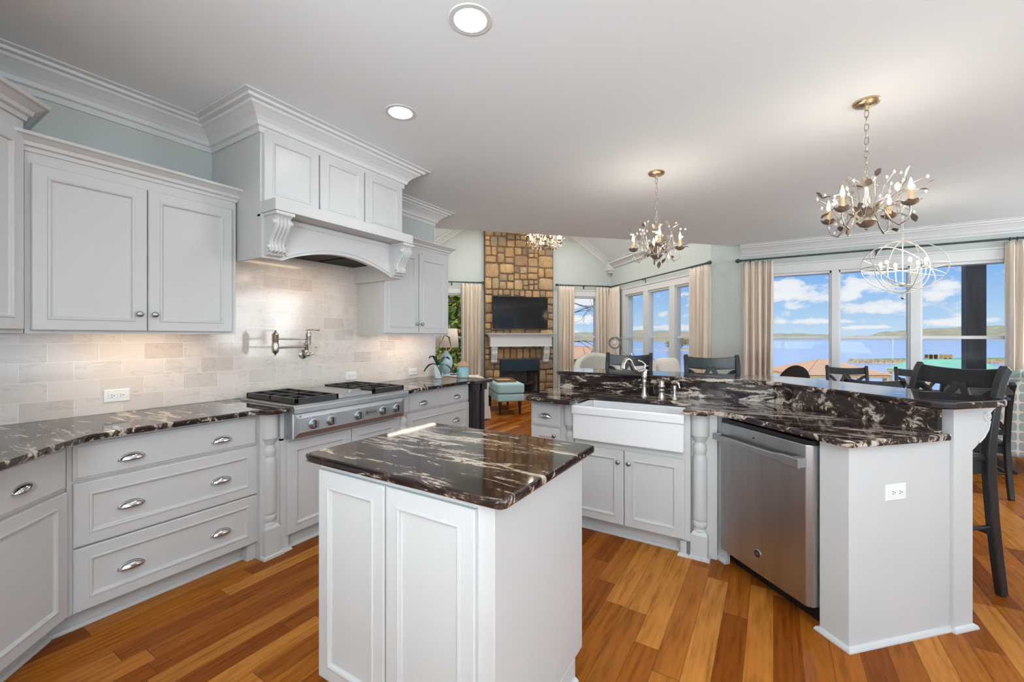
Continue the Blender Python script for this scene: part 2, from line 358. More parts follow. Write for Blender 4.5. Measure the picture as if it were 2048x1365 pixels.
def stone_mat():
    m = mat('field_stone', (.3, .2, .12), .85); nt = m.node_tree; b = nt.nodes['Principled BSDF']
    g = N(nt, 'ShaderNodeNewGeometry'); tc = N(nt, 'ShaderNodeTexCoord')
    r = ramp(nt, [(0, (.40, .25, .12)), (.22, (.47, .30, .145)), (.42, (.28, .18, .10)), (.58, (.56, .36, .17)), (.72, (.34, .25, .165)), (.86, (.22, .16, .115)), (1, (.44, .285, .15))], g.outputs['Random Per Island'])
    n = N(nt, 'ShaderNodeTexNoise', inp={'Scale': 9, 'Detail': 7, 'Roughness': .65}); L(nt, tc.outputs['Object'], n.inputs['Vector'])
    k = ramp(nt, [(.3, (.68, .68, .7)), (.7, (1.2, 1.18, 1.15))], n.outputs[0])
    L(nt, mixc(nt, 1, r.outputs[0], k.outputs[0], 'MULTIPLY'), b.inputs['Base Color'])
    bp = N(nt, 'ShaderNodeBump', inp={'Strength': .5, 'Distance': .02}); L(nt, n.outputs[0], bp.inputs['Height']); L(nt, bp.outputs[0], b.inputs['Normal'])
    return m
M_STONE = stone_mat()
M_MORTAR = noisy('stone_mortar', (.13, .085, .05), (.20, .14, .09), 20, .95)
def trellis():
    m = mat('trellis_fabric', (.4, .45, .42), .85); nt = m.node_tree; b = nt.nodes['Principled BSDF']
    tc = N(nt, 'ShaderNodeTexCoord'); sp = N(nt, 'ShaderNodeSeparateXYZ'); L(nt, tc.outputs['Object'], sp.inputs[0])
    h = math_n(nt, 'ADD', sp.outputs[0], sp.outputs[1]); k = 2*PI/.19
    a = math_n(nt, 'MULTIPLY', math_n(nt, 'COSINE', math_n(nt, 'MULTIPLY', h, k)), math_n(nt, 'COSINE', math_n(nt, 'MULTIPLY', sp.outputs[2], k)))
    d = math_n(nt, 'LESS_THAN', math_n(nt, 'ABSOLUTE', a), .17)
    L(nt, mixc(nt, d, (.30, .36, .345), (.66, .60, .54)), b.inputs['Base Color']); return m
M_TRELL = trellis()
def water():
    m = mat('lake_water', (.40, .53, .74), .18, spec=.5); nt = m.node_tree; b = nt.nodes['Principled BSDF']
    tc = N(nt, 'ShaderNodeTexCoord'); n = N(nt, 'ShaderNodeTexNoise', inp={'Scale': .5, 'Detail': 3}); L(nt, tc.outputs['Object'], n.inputs['Vector'])
    bp = N(nt, 'ShaderNodeBump', inp={'Strength': .12, 'Distance': .1}); L(nt, n.outputs[0], bp.inputs['Height']); L(nt, bp.outputs[0], b.inputs['Normal'])
    return m
M_WATER = water()
M_HILL = noisy('wooded_hills', (.36, .35, .22), (.56, .46, .28), .02, .95, stretch=(1, 1, 6))
M_GRASS = noisy('mown_grass', (.20, .33, .07), (.34, .42, .12), .4, .95)
M_SAND = noisy('sandy_bank', (.52, .38, .22), (.64, .50, .32), .3, .95)
M_ROCK = leafy('riprap', [(.42, .32, .20), (.55, .42, .26), (.32, .24, .15), (.50, .37, .20)], .9)
M_TANROOF = noisy('tan_metal_roof', (.66, .40, .23), (.72, .46, .28), .5, .5)
M_GRNROOF = noisy('green_metal_roof', (.28, .56, .42), (.34, .62, .47), .5, .45)
M_TIMBER = noisy('dock_timber', (.46, .30, .14), (.60, .42, .20), 3, .8)
M_FOLI = leafy('sunlit_leaves', [(.10, .16, .02), (.26, .30, .03), (.05, .09, .015), (.42, .42, .05), (.14, .20, .03), (.34, .20, .06)], .6)
M_REED = leafy('reeds', [(.42, .34, .08), (.28, .33, .05), (.55, .42, .16)], .8)
M_BARK = noisy('grey_bark', (.16, .11, .08), (.28, .20, .15), 12, .9)
M_BUSH = leafy('dry_bush', [(.36, .26, .08), (.28, .24, .06), (.46, .34, .12), (.20, .15, .05)], .9)
M_WICK = noisy('brown_wicker', (.035, .018, .012), (.09, .045, .03), 60, .7)
M_DECK = noisy('porch_deck', (.20, .15, .11), (.27, .20, .15), 4, .8)

# ================================================================== THE SETTING
XW = -3.235; YB = -.62; YBACK = -3.0; XR = 4.5; YW = 7.45; PR = 4.71; QF = 9.42; HC = 2.745; QE = 5.565; PL = .12
CX = PR/R2-YW
poly = [(-3.37, YBACK), (XR, YBACK), (XR, YW), (CX, YW), xy(PR, QF), xy(PL, QF), xy(PL, 4.86), (-3.37, 3.61)]
m = MB(); m.prism(poly, -.06, 0); struct('floor', m, M_FLOOR)
m = MB(); m.prism([(-3.37, YBACK), (XR, YBACK), (XR, YW), (YW*0-(QE/R2-YW), YW), xy(PL, QE), xy(PL, 4.86), (-3.37, 3.61)], HC, HC+.14); struct('ceiling', m, M_CEIL)
def zv(p): return 4.72-.70*abs(p-2.40)
m = MB(MPQ)
for a, b_ in ((PL-.15, 2.40), (2.40, PR+.15)):
    m.add([(a, QE-.1, zv(a)), (b_, QE-.1, zv(b_)), (b_, QF+.15, zv(b_)), (a, QF+.15, zv(a)), (a, QE-.1, zv(a)+.14), (b_, QE-.1, zv(b_)+.14), (b_, QF+.15, zv(b_)+.14), (a, QF+.15, zv(a)+.14)],
          [(0, 1, 2, 3), (7, 6, 5, 4), (0, 4, 5, 1), (1, 5, 6, 2), (2, 6, 7, 3), (3, 7, 4, 0)])
struct('ceiling_vault', m, M_CEIL)
m = MB(MPQ); m.prism([(PL-.02, HC+.002), (PR+.02, HC+.002), (PR+.02, zv(PR)), (2.40, zv(2.4)), (PL-.02, zv(PL))], QE-.12, QE, 'y'); struct('wall_gable', m, M_CEIL)

def wall(name, M, u0, u1, z1, th, ops, poly_top=None):
    """wall in a local frame: face at y=0, thickness to +y; openings (u0,u1,z0,z1)"""
    m = MB(M); cur = u0
    for (a, b_, c, d) in sorted(ops):
        m.box(cur, a, 0, th, 0, z1); c > 0 and m.box(a, b_, 0, th, 0, c); m.box(a, b_, 0, th, d, z1); cur = b_
    m.box(cur, u1, 0, th, 0, z1)
    if poly_top: m.prism(poly_top, 0, th, 'y')
    return struct(name, m, M_WALL)
wall('wall_left', FR(XW, YB, 90), 0, 3.61-YB, HC, .13, [])
m = MB(); m.box(XW-.13, -1.2, YB-.13, YB, 0, HC); m.box(-1.33, -1.2, YBACK, YB-.13, 0, HC); struct('wall_corner', m, M_WALL)
wall('wall_back', FR(XR, YBACK, 180), 0, XR+1.33, HC, .13, [(1.8, 5.4, .35, 2.45)])
wall('wall_right', FR(XR, YW, -90), 0, YW-YBACK, HC, .13, [(.5, 2.6, .35, 2.45), (4.95, 8.35, .35, 2.45)])
wall('wall_window', FR(0, YW, 0), CX-.06, XR, HC+.3, .16, [(-.04, 2.46, .5, 2.30)])
wall('wall_living_right', FR(*xy(PR, QF), -45), -.02, QF-5.92+.07, zv(PR)+.1, .16, [(QF-8.70, QF-6.02, .5, 2.30)])
wall('wall_fireplace', FR(*xy(0, QF), 45), PL-.15, PR+.15, zv(PR), .16, [(.38, 1.22, .5, 2.30), (1.94, 2.88, 0, .87), (3.62, 4.36, .5, 2.30)],
     [(PL-.15, zv(PR)), (PR+.15, zv(PR)), (2.40, zv(2.4))])
wall('wall_living_left', FR(*xy(PL, 4.86), 135), 0, QF-4.86+.15, zv(PL)+.1, .13, [])

# crown mouldings
CR = [(0, -.16), (.012, -.16), (.012, -.128), (.028, -.122), (.034, -.10), (.052, -.078), (.088, -.050), (.102, -.042), (.108, -.030), (.132, -.026), (.136, -.012), (.165, -.008), (.165, 0), (0, 0)]
HX = -2.64
m = MB(); m.sweep([(-1.3, YB), (XW, YB), (XW, 1.40), (HX, 1.40), (HX, 2.555), (XW, 2.555), (XW, 3.61), (XW-.13, 3.61)], CR, HC-.001); struct('trim_1', m, M_TRIM)
CRW = [(0, -.16), (.014, -.16), (.014, -.14), (.03, -.13), (.045, -.10), (.085, -.06), (.105, -.05), (.11, -.035), (.135, -.03), (.14, -.012), (.165, -.008), (.165, 0), (0, 0)]
m = MB(); m.sweep([(-.43, YW+.0), (-.43, YW-.001), (XR, YW-.001)][1:], CRW, HC-.001); struct('trim_2', m, M_TRIM)
# living room crown along the gable rake and the right-hand eave
m = MB(MPQ)
CRV = [(0, -.13), (.03, -.12), (.05, -.085), (.085, -.05), (.10, -.03), (.13, -.02), (.13, 0), (0, 0)]
ez = zv(PR)
for sgn in (1, -1):
    e0 = (PR if sgn > 0 else PL); vs = []
    for pp, q_ in ((e0, QF), (2.40, QF)):
        vs += [(pp, QF-o, zv(pp)+dz*1.2) for (o, dz) in CRV]
    k = len(CRV); m.add(vs, [(i, (i+1) % k, k+(i+1) % k, k+i) for i in range(k)]+[tuple(range(k)), tuple(range(k, 2*k))])
vs = []
for q_ in (QF, QE): vs += [(PR-o, q_, ez+dz) for (o, dz) in CRV]
m.add(vs, [(i, (i+1) % k, k+(i+1) % k, k+i) for i in range(k)]+[tuple(range(k)), tuple(range(k, 2*k))])
m.box(PR-.15, PR, QF-.15, QF, ez-.18, ez); m.box(PR-.11, PR, QF-.11, QF, ez-.24, ez-.18)
struct('trim_3', m, M_TRIM)
BASEP = [(0, 0), (.016, 0), (.016, .10), (.010, .115), (.010, .13), (0, .135)]
m = MB(); m.sweep([xy(PL+.001, 9.4), xy(PL+.001, 4.95)], BASEP); m.sweep([xy(PL, QF-.001), xy(1.55, QF-.001)], BASEP); m.sweep([xy(3.3, QF-.001), xy(PR-.001, QF-.001), (CX, YW-.001), (XR, YW-.001)], BASEP); struct('baseboard_living', m, M_TRIM)

# windows : frame in wall frame (face y=0 to the room at -y)
def window(name, M, lites, z0, z1, casing=.11, rail=1.342, out=.16):
    m = MB(M); a, b_ = lites[0][0], lites[-1][1]; f = .035
    m.box(a-f-casing, b_+f+casing, -.022, .0, z1+f, z1+f+casing+.015)               # head casing
    m.box(a-f-casing-.02, b_+f+casing+.02, -.034, .0, z1+f+casing+.015, z1+f+casing+.04)
    for (x0, x1) in ((a-f-casing, a-f), (b_+f, b_+f+casing)): m.box(x0, x1, -.022, 0, z0-f, z1+f)
    m.box(a-f-casing-.03, b_+f+casing+.03, -.06, .0, z0-f-.03, z0-f)                # stool
    m.box(a-f-casing, b_+f+casing, -.02, 0, z0-f-.13, z0-f-.03)
    xs = [a-f] ; segs = []
    for i, (x0, x1) in enumerate(lites):
        nx = lites[i+1][0] if i+1 < len(lites) else None
        segs.append((xs[0] if i == 0 else lites[i-1][1], x0))
    segs.append((b_, b_+f))
    for (x0, x1) in segs:
        m.box(x0, x1, 0, out if (x0 < a or x1 > b_) else out*.6, z0-f, z1+f)
        if x1-x0 > .08: m.box(x0+.02, x1-.02, -.022, 0, z0-f, z1+f)
    m.box(a-f, b_+f, 0, out, z0-f, z0); m.box(a-f, b_+f, 0, out, z1, z1+f)
    for (x0, x1) in lites: m.box(x0, x1, .025, .065, rail-.02, rail+.02)
    o = struct(name, m, M_TRIM, bev=.003)
    for (x0, x1) in lites:
        g = MB(M); g.box(x0-.004, x1+.004, .043, .048, z0-.004, z1+.004); mk('pane', g, M_GLASS, o)
    return o
window('window_1', FR(0, YW, 0), [(-.005, .672), (.795, 1.497), (1.637, 2.425)], .54, 2.247)
window('window_2', FR(*xy(PR, QF), -45), [(QF-8.66, QF-7.96), (QF-7.74, QF-7.05), (QF-6.84, QF-6.06)], .54, 2.25)
window('window_3', FR(*xy(0, QF), 45), [(3.66, 4.32)], .54, 2.265)
window('window_4', FR(*xy(0, QF), 45), [(.42, 1.18)], .54, 2.265)
window('added_window_5', FR(XR, YBACK, 180), [(1.84, 2.96), (3.05, 4.17), (4.26, 5.36)], .39, 2.41)  # invented window out of view, added to let the back fill in
window('added_window_6', FR(XR, YW, -90), [(4.99, 6.05), (6.14, 7.16), (7.25, 8.31)], .39, 2.41)  # likewise added, opening for the side fill

window('added_window_7', FR(XR, YW, -90), [(.54, 1.50), (1.60, 2.56)], .39, 2.41)  # added unseen window for the dining fill

# recessed downlights
for i, (x, y) in enumerate([(-1.137, 1.505), (-1.976, 1.899), (.2, -.5), (-1.3, -.35), (1.5, .6), (1.6, -1.8), (.2, -1.9), (2.9, 2.2), (2.9, 4.6)]):  # first two are seen, the others added for brightness
    lab = ['large round recessed ceiling light nearest the camera above the island', 'round recessed ceiling light between the range hood and the island'][i] if i < 2 else 'round recessed ceiling light added out of view to brighten the room'
    t = T('recessed_light', lab, 'ceiling light', (x, y, HC), 0, 'recessed ceiling lights')
    m = MB(); m.lathe([(.072, -.004), (.094, -.004), (.098, 0), (.072, 0), (.072, -.004)], seg=32, caps=False); mk('trim_ring', m, M_TRIM, t, sm=40)
    m = MB(); m.lathe([(.0005, -.002), (.073, -.002)], seg=32, caps=False); mk('lens', m, M_CANL, t)
    l = lamp('downlight', 'AREA', (x, y, HC-.012), 3.2, (.97, .98, 1), (0, 0, 0), shape='DISK', size=.14); l.data.spread = rad(165)

for (p_, q_) in ((1.3, 6.4), (3.5, 6.4), (1.3, 8.2), (3.5, 8.2)):  # hidden lamps added to lift the living room light
    t = T('recessed_light', 'round recessed light added unseen in the vaulted ceiling to brighten the living room', 'ceiling light', (*xy(p_, q_), zv(p_)-.045), 0, 'recessed ceiling lights')
    m = MB(); m.lathe([(.072, -.03), (.098, -.03), (.098, .045), (.072, .045), (.072, -.03)], seg=32, caps=False); mk('trim_ring', m, M_TRIM, t, sm=40)
    m = MB(); m.lathe([(.0005, -.02), (.073, -.02)], seg=32, caps=False); mk('lens', m, M_CANL, t)
    l = lamp('downlight', 'AREA', (*xy(p_, q_), zv(p_)-.08), 17, (1, .97, .93), (0, 0, 0), shape='DISK', size=.14); l.data.spread = rad(165)

# ================================================================== KITCHEN CABINETRY
DOOR = [(0, 0), (0, .015), (.004, .019), (.050, .019), (.052, .0225), (.058, .0235), (.063, .021), (.066, .013), (.070, .011)]
SLAB = [(0, 0), (0, .012), (.010, .016), (.014, .019)]
def door(parent, x0, x1, z0, z1, y=0, name='door', knob=None, lab=None):
    m = MB(); m.rings(x0, x1, z0, z1, y, DOOR); d = mk(name, m, M_WHITE, parent)
    if knob: knob_at(d, knob[0], y-.019, knob[1])
    return d
def knob_at(parent, x, y, z):
    m = MB(); m.lathe([(.007, .0), (.0055, -.004), (.005, -.012), (.012, -.016), (.0155, -.021), (.0155, -.025), (.011, -.029), (.0005, -.030)], (x, y, z), 'y', 16); return mk('knob', m, M_PEWTER, parent, sm=50)
def pull_at(parent, x, y, z, a=.050, h=.027, d=.025):
    m = MB()
    def fn(u, v):
        t = .02+u*(PI-.04); s_ = v*rad(97); r = math.sin(t)
        return (x-a*math.cos(t), y-d*r**.8*math.sin(s_)-.001, z+h*r*math.cos(s_))
    m.grid(fn, 20, 10)
    m.prism([(x-a*1.06*math.cos(PI*i/16), z-.001+(h+.004)*math.sin(PI*i/16)) for i in range(17)], y, y-.003, 'y')
    m.v = [(p[0], p[1], p[2]-.012) for p in m.v]; return mk('pull', m, M_CHROME, parent, sm=60, solid=.0018)
def drawer(parent, x0, x1, z0, z1, y=0, pulls=(), slab=False, pz=None):
    m = MB(); m.rings(x0, x1, z0, z1, y, SLAB if slab else DOOR); d = mk('drawer', m, M_WHITE, parent)
    for px in pulls: pull_at(d, px, y-.019 if slab else y-.0115, pz if pz else (z0+z1)/2-.004)
    return d
def column(parent, x, y, z1=.884, s=.095, name='turned_column', zb=.178, zt=.715):
    """turned pilaster: square plinth, turned shaft, drum block under the counter"""
    h = s/2; m = MB()
    m.box(x-h, x+h, y-h, y+h, 0, zb)
    m.add([(x-h, y-h, zb), (x+h, y-h, zb), (x+h, y+h, zb), (x-h, y+h, zb), (x-h*.72, y-h*.72, zb+.02), (x+h*.72, y-h*.72, zb+.02), (x+h*.72, y+h*.72, zb+.02), (x-h*.72, y+h*.72, zb+.02)], [(0, 1, 5, 4), (1, 2, 6, 5), (2, 3, 7, 6), (3, 0, 4, 7), (4, 5, 6, 7)])
    r = h*.88
    m.lathe([(r*.9, zb+.012), (r*.98, zb+.022), (r*.82, zb+.034), (r*1.02, zb+.05), (r*1.04, zb+.062), (r*.98, zb+.074), (r*.86, zb+.078), (r*.98, zb+.088), (r, zb+.10), (r, zt-.14), (r*.97, zt-.125), (r*.78, zt-.105), (r*.92, zt-.088), (r*1.0, zt-.07), (r*.95, zt-.055), (r*.72, zt-.04), (r*.70, zt-.03), (r*.92, zt-.018), (r*1.04, zt), (h*1.12, zt+.012), (h*1.12, z1)], (x, y, 0), 'z', 28)
    m.sweep([(x-h, y+h), (x-h, y-h), (x+h, y-h), (x+h, y+h)][::-1], [(0, 0), (-.014, 0), (-.012, .014), (0, .02)])
    return mk(name, m, M_WHITE, parent, sm=35)
SHOE = [(0, 0), (.016, 0), (.016, .006), (.011, .016), (0, .021)]

# ---- three drawer base, left of the cooktop
t = T('drawer_cabinet', 'white base cabinet with three wide drawers left of the cooktop', 'cabinet', (-2.692, .585, 0), 90)
m = MB(); m.box(0, .832, 0, .50, .095, .884); m.box(.0, .832, .065, .50, 0, .095); mk('carcass', m, M_WHITE, t)
m = MB(); m.sweep([(0, .065), (.79, .065)], SHOE); m.box(-.075, 0, .065, .30, 0, .094); m.sweep([(-.06, .065), (.0, .065)], SHOE); m.prism([(.765, 0), (.765, .05), (.832, .05), (.832, 0)], 0, .095); mk('toe_kick', m, M_WHITE, t)
drawer(t, .018, .819, .698, .864, 0, (.222, .620), True, .768)
drawer(t, .018, .819, .398, .686, 0, (.222, .620), False, .537)
drawer(t, .018, .819, .103, .390, 0, (.222, .620), False, .240)
# ---- diagonal corner base
t = T('corner_base_cabinet', 'white diagonal corner base cabinet with a drawer above a door at left edge', 'cabinet', (-2.20, .085, 0), 135)
m = MB(MPQ); m = MB()
m.box(0, .707, 0, .40, .095, .884); m.box(0, .707, .065, .40, 0, .095); mk('carcass', m, M_WHITE, t)
m = MB(); m.sweep([(0, .065), (.70, .065)], SHOE); mk('toe_kick', m, M_WHITE, t)
drawer(t, .10, .688, .672, .862, 0, (.462,), True, .757)
door(t, .10, .688, .103, .660, 0)
# ---- cooktop base with two turned pilasters
t = T('cooktop_cabinet', 'white base cabinet with two doors and turned columns under the cooktop', 'cabinet', (-2.62, 1.40, 0), 90)
m = MB(); m.box(.115, 1.115, 0, .58, .095, .712); m.box(.115, 1.115, .035, .58, 0, .095); m.box(.0, .115, .02, .58, 0, .884); m.box(1.115, 1.22, .02, .58, 0, .884); m.box(.115, .135, 0, .58, .7, .884); m.box(1.073, 1.115, 0, .58, .7, .884); mk('carcass', m, M_WHITE, t)
m = MB(); m.sweep([(.18, .035), (1.05, .035)], SHOE); m.box(.10, .165, 0, .03, 0, .095); m.sweep([(.10, .0), (.165, .0), (.165, .03)], SHOE); m.sweep([(0, .02), (.02, .02)], SHOE); mk('toe_kick', m, M_WHITE, t)
door(t, .150, .625, .10, .685, 0); door(t, .632, 1.082, .10, .685, 0)
column(t, .062, .038); column(t, 1.155, .02)
# ---- right hand drawer base
t = T('drawer_cabinet', 'white base cabinet with drawers right of the cooktop, next to the dark console', 'cabinet', (-2.648, 2.62, 0), 90)
m = MB(); m.box(0, .845, 0, .55, .095, .884); m.box(0, .845, .065, .55, 0, .095); mk('carcass', m, M_WHITE, t)
drawer(t, -.02, .838, .705, .864, 0, (.175, .64), True, .772)
drawer(t, -.02, .838, .405, .692, 0, (.175, .64), False, .545)
drawer(t, -.02, .838, .103, .395, 0, (.175, .64), False, .245)

# ---- upper cabinets
CABCR = [(0, -.0), (.008, 0), (.010, .018), (.022, .024), (.026, .040), (.050, .058), (.062, .062), (.066, .075), (0, .075)]
def upper(label, y0, y1, dl, knobs):
    t = T('wall_cabinet', label, 'cabinet', (-2.90, y0, 1.365), 90)
    W = y1-y0
    m = MB(); m.box(0, W, 0, .322, .022, .835); m.box(0, W, 0, .02, 0, .022); m.box(0, .018, .02, .322, 0, .022); m.box(W-.018, W, .02, .322, 0, .022); mk('carcass', m, M_WHITE, t)
    m = MB(); m.box(0, W, 0, .322, .835, .86); m.sweep([(0, .333), (0, 0), (W, 0), (W, .333)], CABCR, .832); mk('crown', m, M_WHITE, t)
    for (a, b_), k in zip(dl, knobs): door(t, a, b_, .015, .780, 0, knob=(k, .105))
    return t
t = upper('wide two door white wall cabinet left of the range hood', .495, 1.388, [(.018, .440), (.445, .865)], (.402, .468))
t = upper('narrow two door white wall cabinet right of the range hood', 2.572, 3.455, [(.012, .430), (.442, .860)], (.395, .462))
t = T('corner_wall_cabinet', 'tall white diagonal corner wall cabinet at the upper left edge', 'cabinet', (-2.9, .492, 1.365), 135)
m = MB(); F2 = FR(-2.9, .492, 135).inverted()
pl2 = [tuple((F2 @ Vector((x, y, 0)))[:2]) for x, y in [(XW+.012, .492), (-2.9, .492), (-2.4, -.008), (-2.4, YB+.002), (XW+.012, YB+.002)]]
m.prism(pl2, 0, .965); mk('carcass', m, M_WHITE, t, bev=.002)
m = MB(); pc = [pl2[3], pl2[2], pl2[1], pl2[0]]; m.sweep(pc, [(o*1.25, h*1.15) for o, h in CABCR], .965); m.prism(pl2, .965, .99); mk('crown', m, M_WHITE, t)
door(t, -.690, -.020, .018, .905, 0, knob=(-.65, .105))

# ---- range hood
t = T('range_hood', 'tall white wooden range hood with scroll corbels and an arched valance', 'range hood', (HX, 1.40, 1.83), 90)
W = 1.155; DX = -XW+HX   # .595 deep
m = MB(); m.box(0, W, 0, DX-.001, .25, HC-1.83-.01); m.box(0, .02, .03, DX-.011, 0, .25); m.box(W-.02, W, .03, DX-.011, 0, .25); mk('body', m, M_WHITE, t)
for a, b_ in ((.016, .380), (.392, .756), (.768, 1.140)): door(t, a, b_, .345, .775, 0, name='panel')
m = MB()   # arched valance
pts = [(0, .262), (0, .0), (.135, .0)]
pts += [(.135+ (W-.27)*i/24, .10*math.sin(PI*i/24)**.85) for i in range(1, 24)]
pts += [(W-.135, 0), (W, 0), (W, .262)]
m.prism(pts, -.012, .03, 'y')
pt2 = [(.15, .235), (.15, .03)]+[(.15+(W-.30)*i/24, .022+.105*math.sin(PI*i/24)**.8) for i in range(1, 24)]+[(W-.15, .03), (W-.15, .235)]
def edge(poly, wd):   # raised bead following the panel outline
    for i in range(len(poly)):
        a = Vector((poly[i][0], -.012, poly[i][1])); c = poly[(i+1) % len(poly)]; b2 = Vector((c[0], -.012, c[1])); m.bar([a, b2], wd, .012, (0, 1, 0))
edge(pt2, .008); m.box(.15, W-.15, -.022, 0, .235, .256)
mk('valance', m, M_WHITE, t)
m = MB(); m.box(.004, 1.12, -.16, .02, .268, .338); mk('ledge', m, M_WHITE, t, bev=.003)
for cx_ in (.068, W-.075):
    m = MB(); wv = .048
    S = [(-.012, .265), (-.15, .265), (-.15, .245), (-.135, .236), (-.128, .222), (-.130, .200), (-.122, .175), (-.100, .145), (-.075, .115), (-.062, .085), (-.064, .068), (-.072, .058), (-.070, .042), (-.055, .034), (-.046, .032), (-.046, .022), (-.036, .012), (-.012, .012)]
    m.prism([(y, z) for y, z in S], cx_-wv, cx_+wv, 'x')
    S2 = [(y-.010 if -.14 < y < -.04 else y, z) for y, z in S[4:13]]
    for o in (-.034, -.012, .012, .034):
        m.tube([(cx_+o, y-.001, z) for y, z in S[3:14]], .0085, 6)
    m.sphere((cx_-wv, -.122, .205), .018, 10); m.sphere((cx_+wv, -.122, .205), .018, 10); m.sphere((cx_-wv, -.060, .062), .013, 10); m.sphere((cx_+wv, -.060, .062), .013, 10)
    m.box(cx_-.058, cx_+.058, -.156, -.01, .248, .266)
    mk('corbel', m, M_WHITE, t, sm=45)
m = MB(); m.box(.02, W-.02, .03, DX, .172, .20); mk('soffit', m, M_WHITE, t)
m = MB(); m.box(.03, W-.03, .04, DX-.012, .140, .172)
for i in range(3): m.box(.08+i*.34, .39+i*.34, .09, DX-.06, .134, .140)
mk('liner', m, M_LINER, t)

# ---- tiled backsplash
m = MB(); m.box(XW+.0005, XW+.010, -.2, 3.598, .915, 2.0); o = mk('tile_backsplash', m, M_TILE); tag(o, 'pale marble subway tile backsplash behind the cooktop', 'backsplash')
m = MB(); m.box(XW-.132, XW+.012, 3.600, 3.622, 0, HC-.17); struct('trim_4', m, M_TRIM)

# ---- outlets
def outlet(M, label, horiz=True):
    x, y, rz, z = M; t = T('wall_outlet', label, 'outlet', (x, y, z), rz, 'electrical outlets')
    m = MB(); m.rings(-.058, .058, -.036, .036, 0, [(0, 0), (0, .003), (.004, .006)]); mk('cover_plate', m, M_PLASTIC, t)
    for o in (-.020, .020):
        m = MB(); m.rings(o-.017, o+.017, -.015, .015, -.006, [(0, 0), (.001, .002)]); r = mk('receptacle', m, M_PLASTIC, t)
        m = MB(); m.box(o-.007, o+.001, -.0088, -.0075, .004, .0065); m.box(o-.007, o+.001, -.0088, -.0075, -.0065, -.004); m.lathe([(.0025, -.0075), (.0025, -.0088)], (o+.008, 0, 0), 'y', 8); mk('slot', m, M_DARK, r)
XT = XW+.010
outlet((XT, .905, 90, 1.012), 'white outlet on the tile left of the cooktop')
outlet((XT, 2.505, 90, 1.0), 'white outlet on the tile just right of the cooktop')
outlet((XT, 3.27, 90, .985), 'white outlet on the tile near the right end of the backsplash')
outlet((*xy(2.09, 1.4405), 45, .663), 'white outlet on the white end panel of the peninsula')

# ---- countertops
def counter(label, poly, name='countertop', z0=.884, z1=.914, mat_=None, bev=.007):
    m = MB(); m.prism(poly, z0, z1); return single(name, m, M_GRAN, label, 'countertop', bev=bev)
arc = [(-2.495+.0, .535), (-2.535, .573), (-2.575, .615), (-2.600, .665), (-2.613, .73)]
counter('dark granite countertop with pale veins left of the cooktop', [(XW+.01, -.60), (-1.95, -.60), (-1.95, .07), (-2.25, .315)]+arc+[(-2.618, 1.35), (-2.600, 1.372), (-2.560, 1.390), (-2.538, 1.425), (-2.532, 1.47), (-2.545, 1.527), (XW+.01, 1.527)])
counter('dark granite countertop right of the cooktop under the narrow wall cabinet', [(XW+.01, 2.475), (-2.53, 2.475), (-2.53, 2.565), (-2.566, 2.59), (-2.566, 3.43), (-2.60, 3.485), (XW+.01, 3.60)])

# ---- cooktop
t = T('gas_cooktop', 'stainless steel gas cooktop with black grates and front knobs', 'cooktop', (-2.52, 1.535, .715), 90)
W = .93
m = MB(); m.box(0, W, 0.012, .58, 0, .205); mk('body', m, M_STEELH, t)
m = MB(); m.rings(0, W, .0, .158, .012, [(0, 0), (0, .004), (.006, .010), (.034, .018), (.036, .018)]); mk('control_panel', m, M_STEELH, t)
m = MB(); m.prism([(-.035, .160), (-.035, .196), (-.020, .213), (.60, .213), (.60, .198), (.02, .198), (.012, .160)], -.012, W+.012, 'x'); mk('deck', m, M_STEELH, t, bev=.003)
for gx0, gx1 in ((.015, .315), (.615, .915)):
    m = MB(); z0, z1 = .213, .250
    m.box(gx0, gx1, -.008, .012, z0, z1); m.box(gx0, gx1, .555, .575, z0, z1)
    for x in (gx0, gx1-.016): m.box(x, x+.016, -.008, .575, z0+.006, z1)
    m.box(gx0, gx1, .275, .291, z0+.01, z1)
    for x in (.095, .192): m.box(gx0+x, gx0+x+.013, 0, .57, z1-.016, z1)
    for y in (.135, .42): m.box(gx0, gx0+.108, y, y+.013, z1-.016, z1-.001); m.box(gx1-.108, gx1, y, y+.013, z1-.016, z1-.001)
    g = mk('grate', m, M_IRON, t, bev=.002); m = MB(); m.box(gx0-.004, gx1+.004, -.006, .573, .2125, .2150); mk('burner_pan', m, M_BLACK, t)
    for y in (.14, .43):
        m = MB(); m.lathe([(.052, .2135), (.052, .222), (.036, .228), (.036, .236), (.0005, .237)], (gx0+.15, y, 0), seg=20); mk('burner', m, M_BLACK, g, sm=40)
m = MB(); m.box(.322, .608, .0, .565, .213, .236); gl = mk('griddle_cover', m, M_STEELH, t, bev=.004)
m = MB(); m.tube([(.43, .03, .236), (.43, .03, .252), (.438, .03, .258), (.515, .03, .258), (.523, .03, .252), (.523, .03, .236)], .005, 8); mk('handle', m, M_STEEL, gl, sm=50)
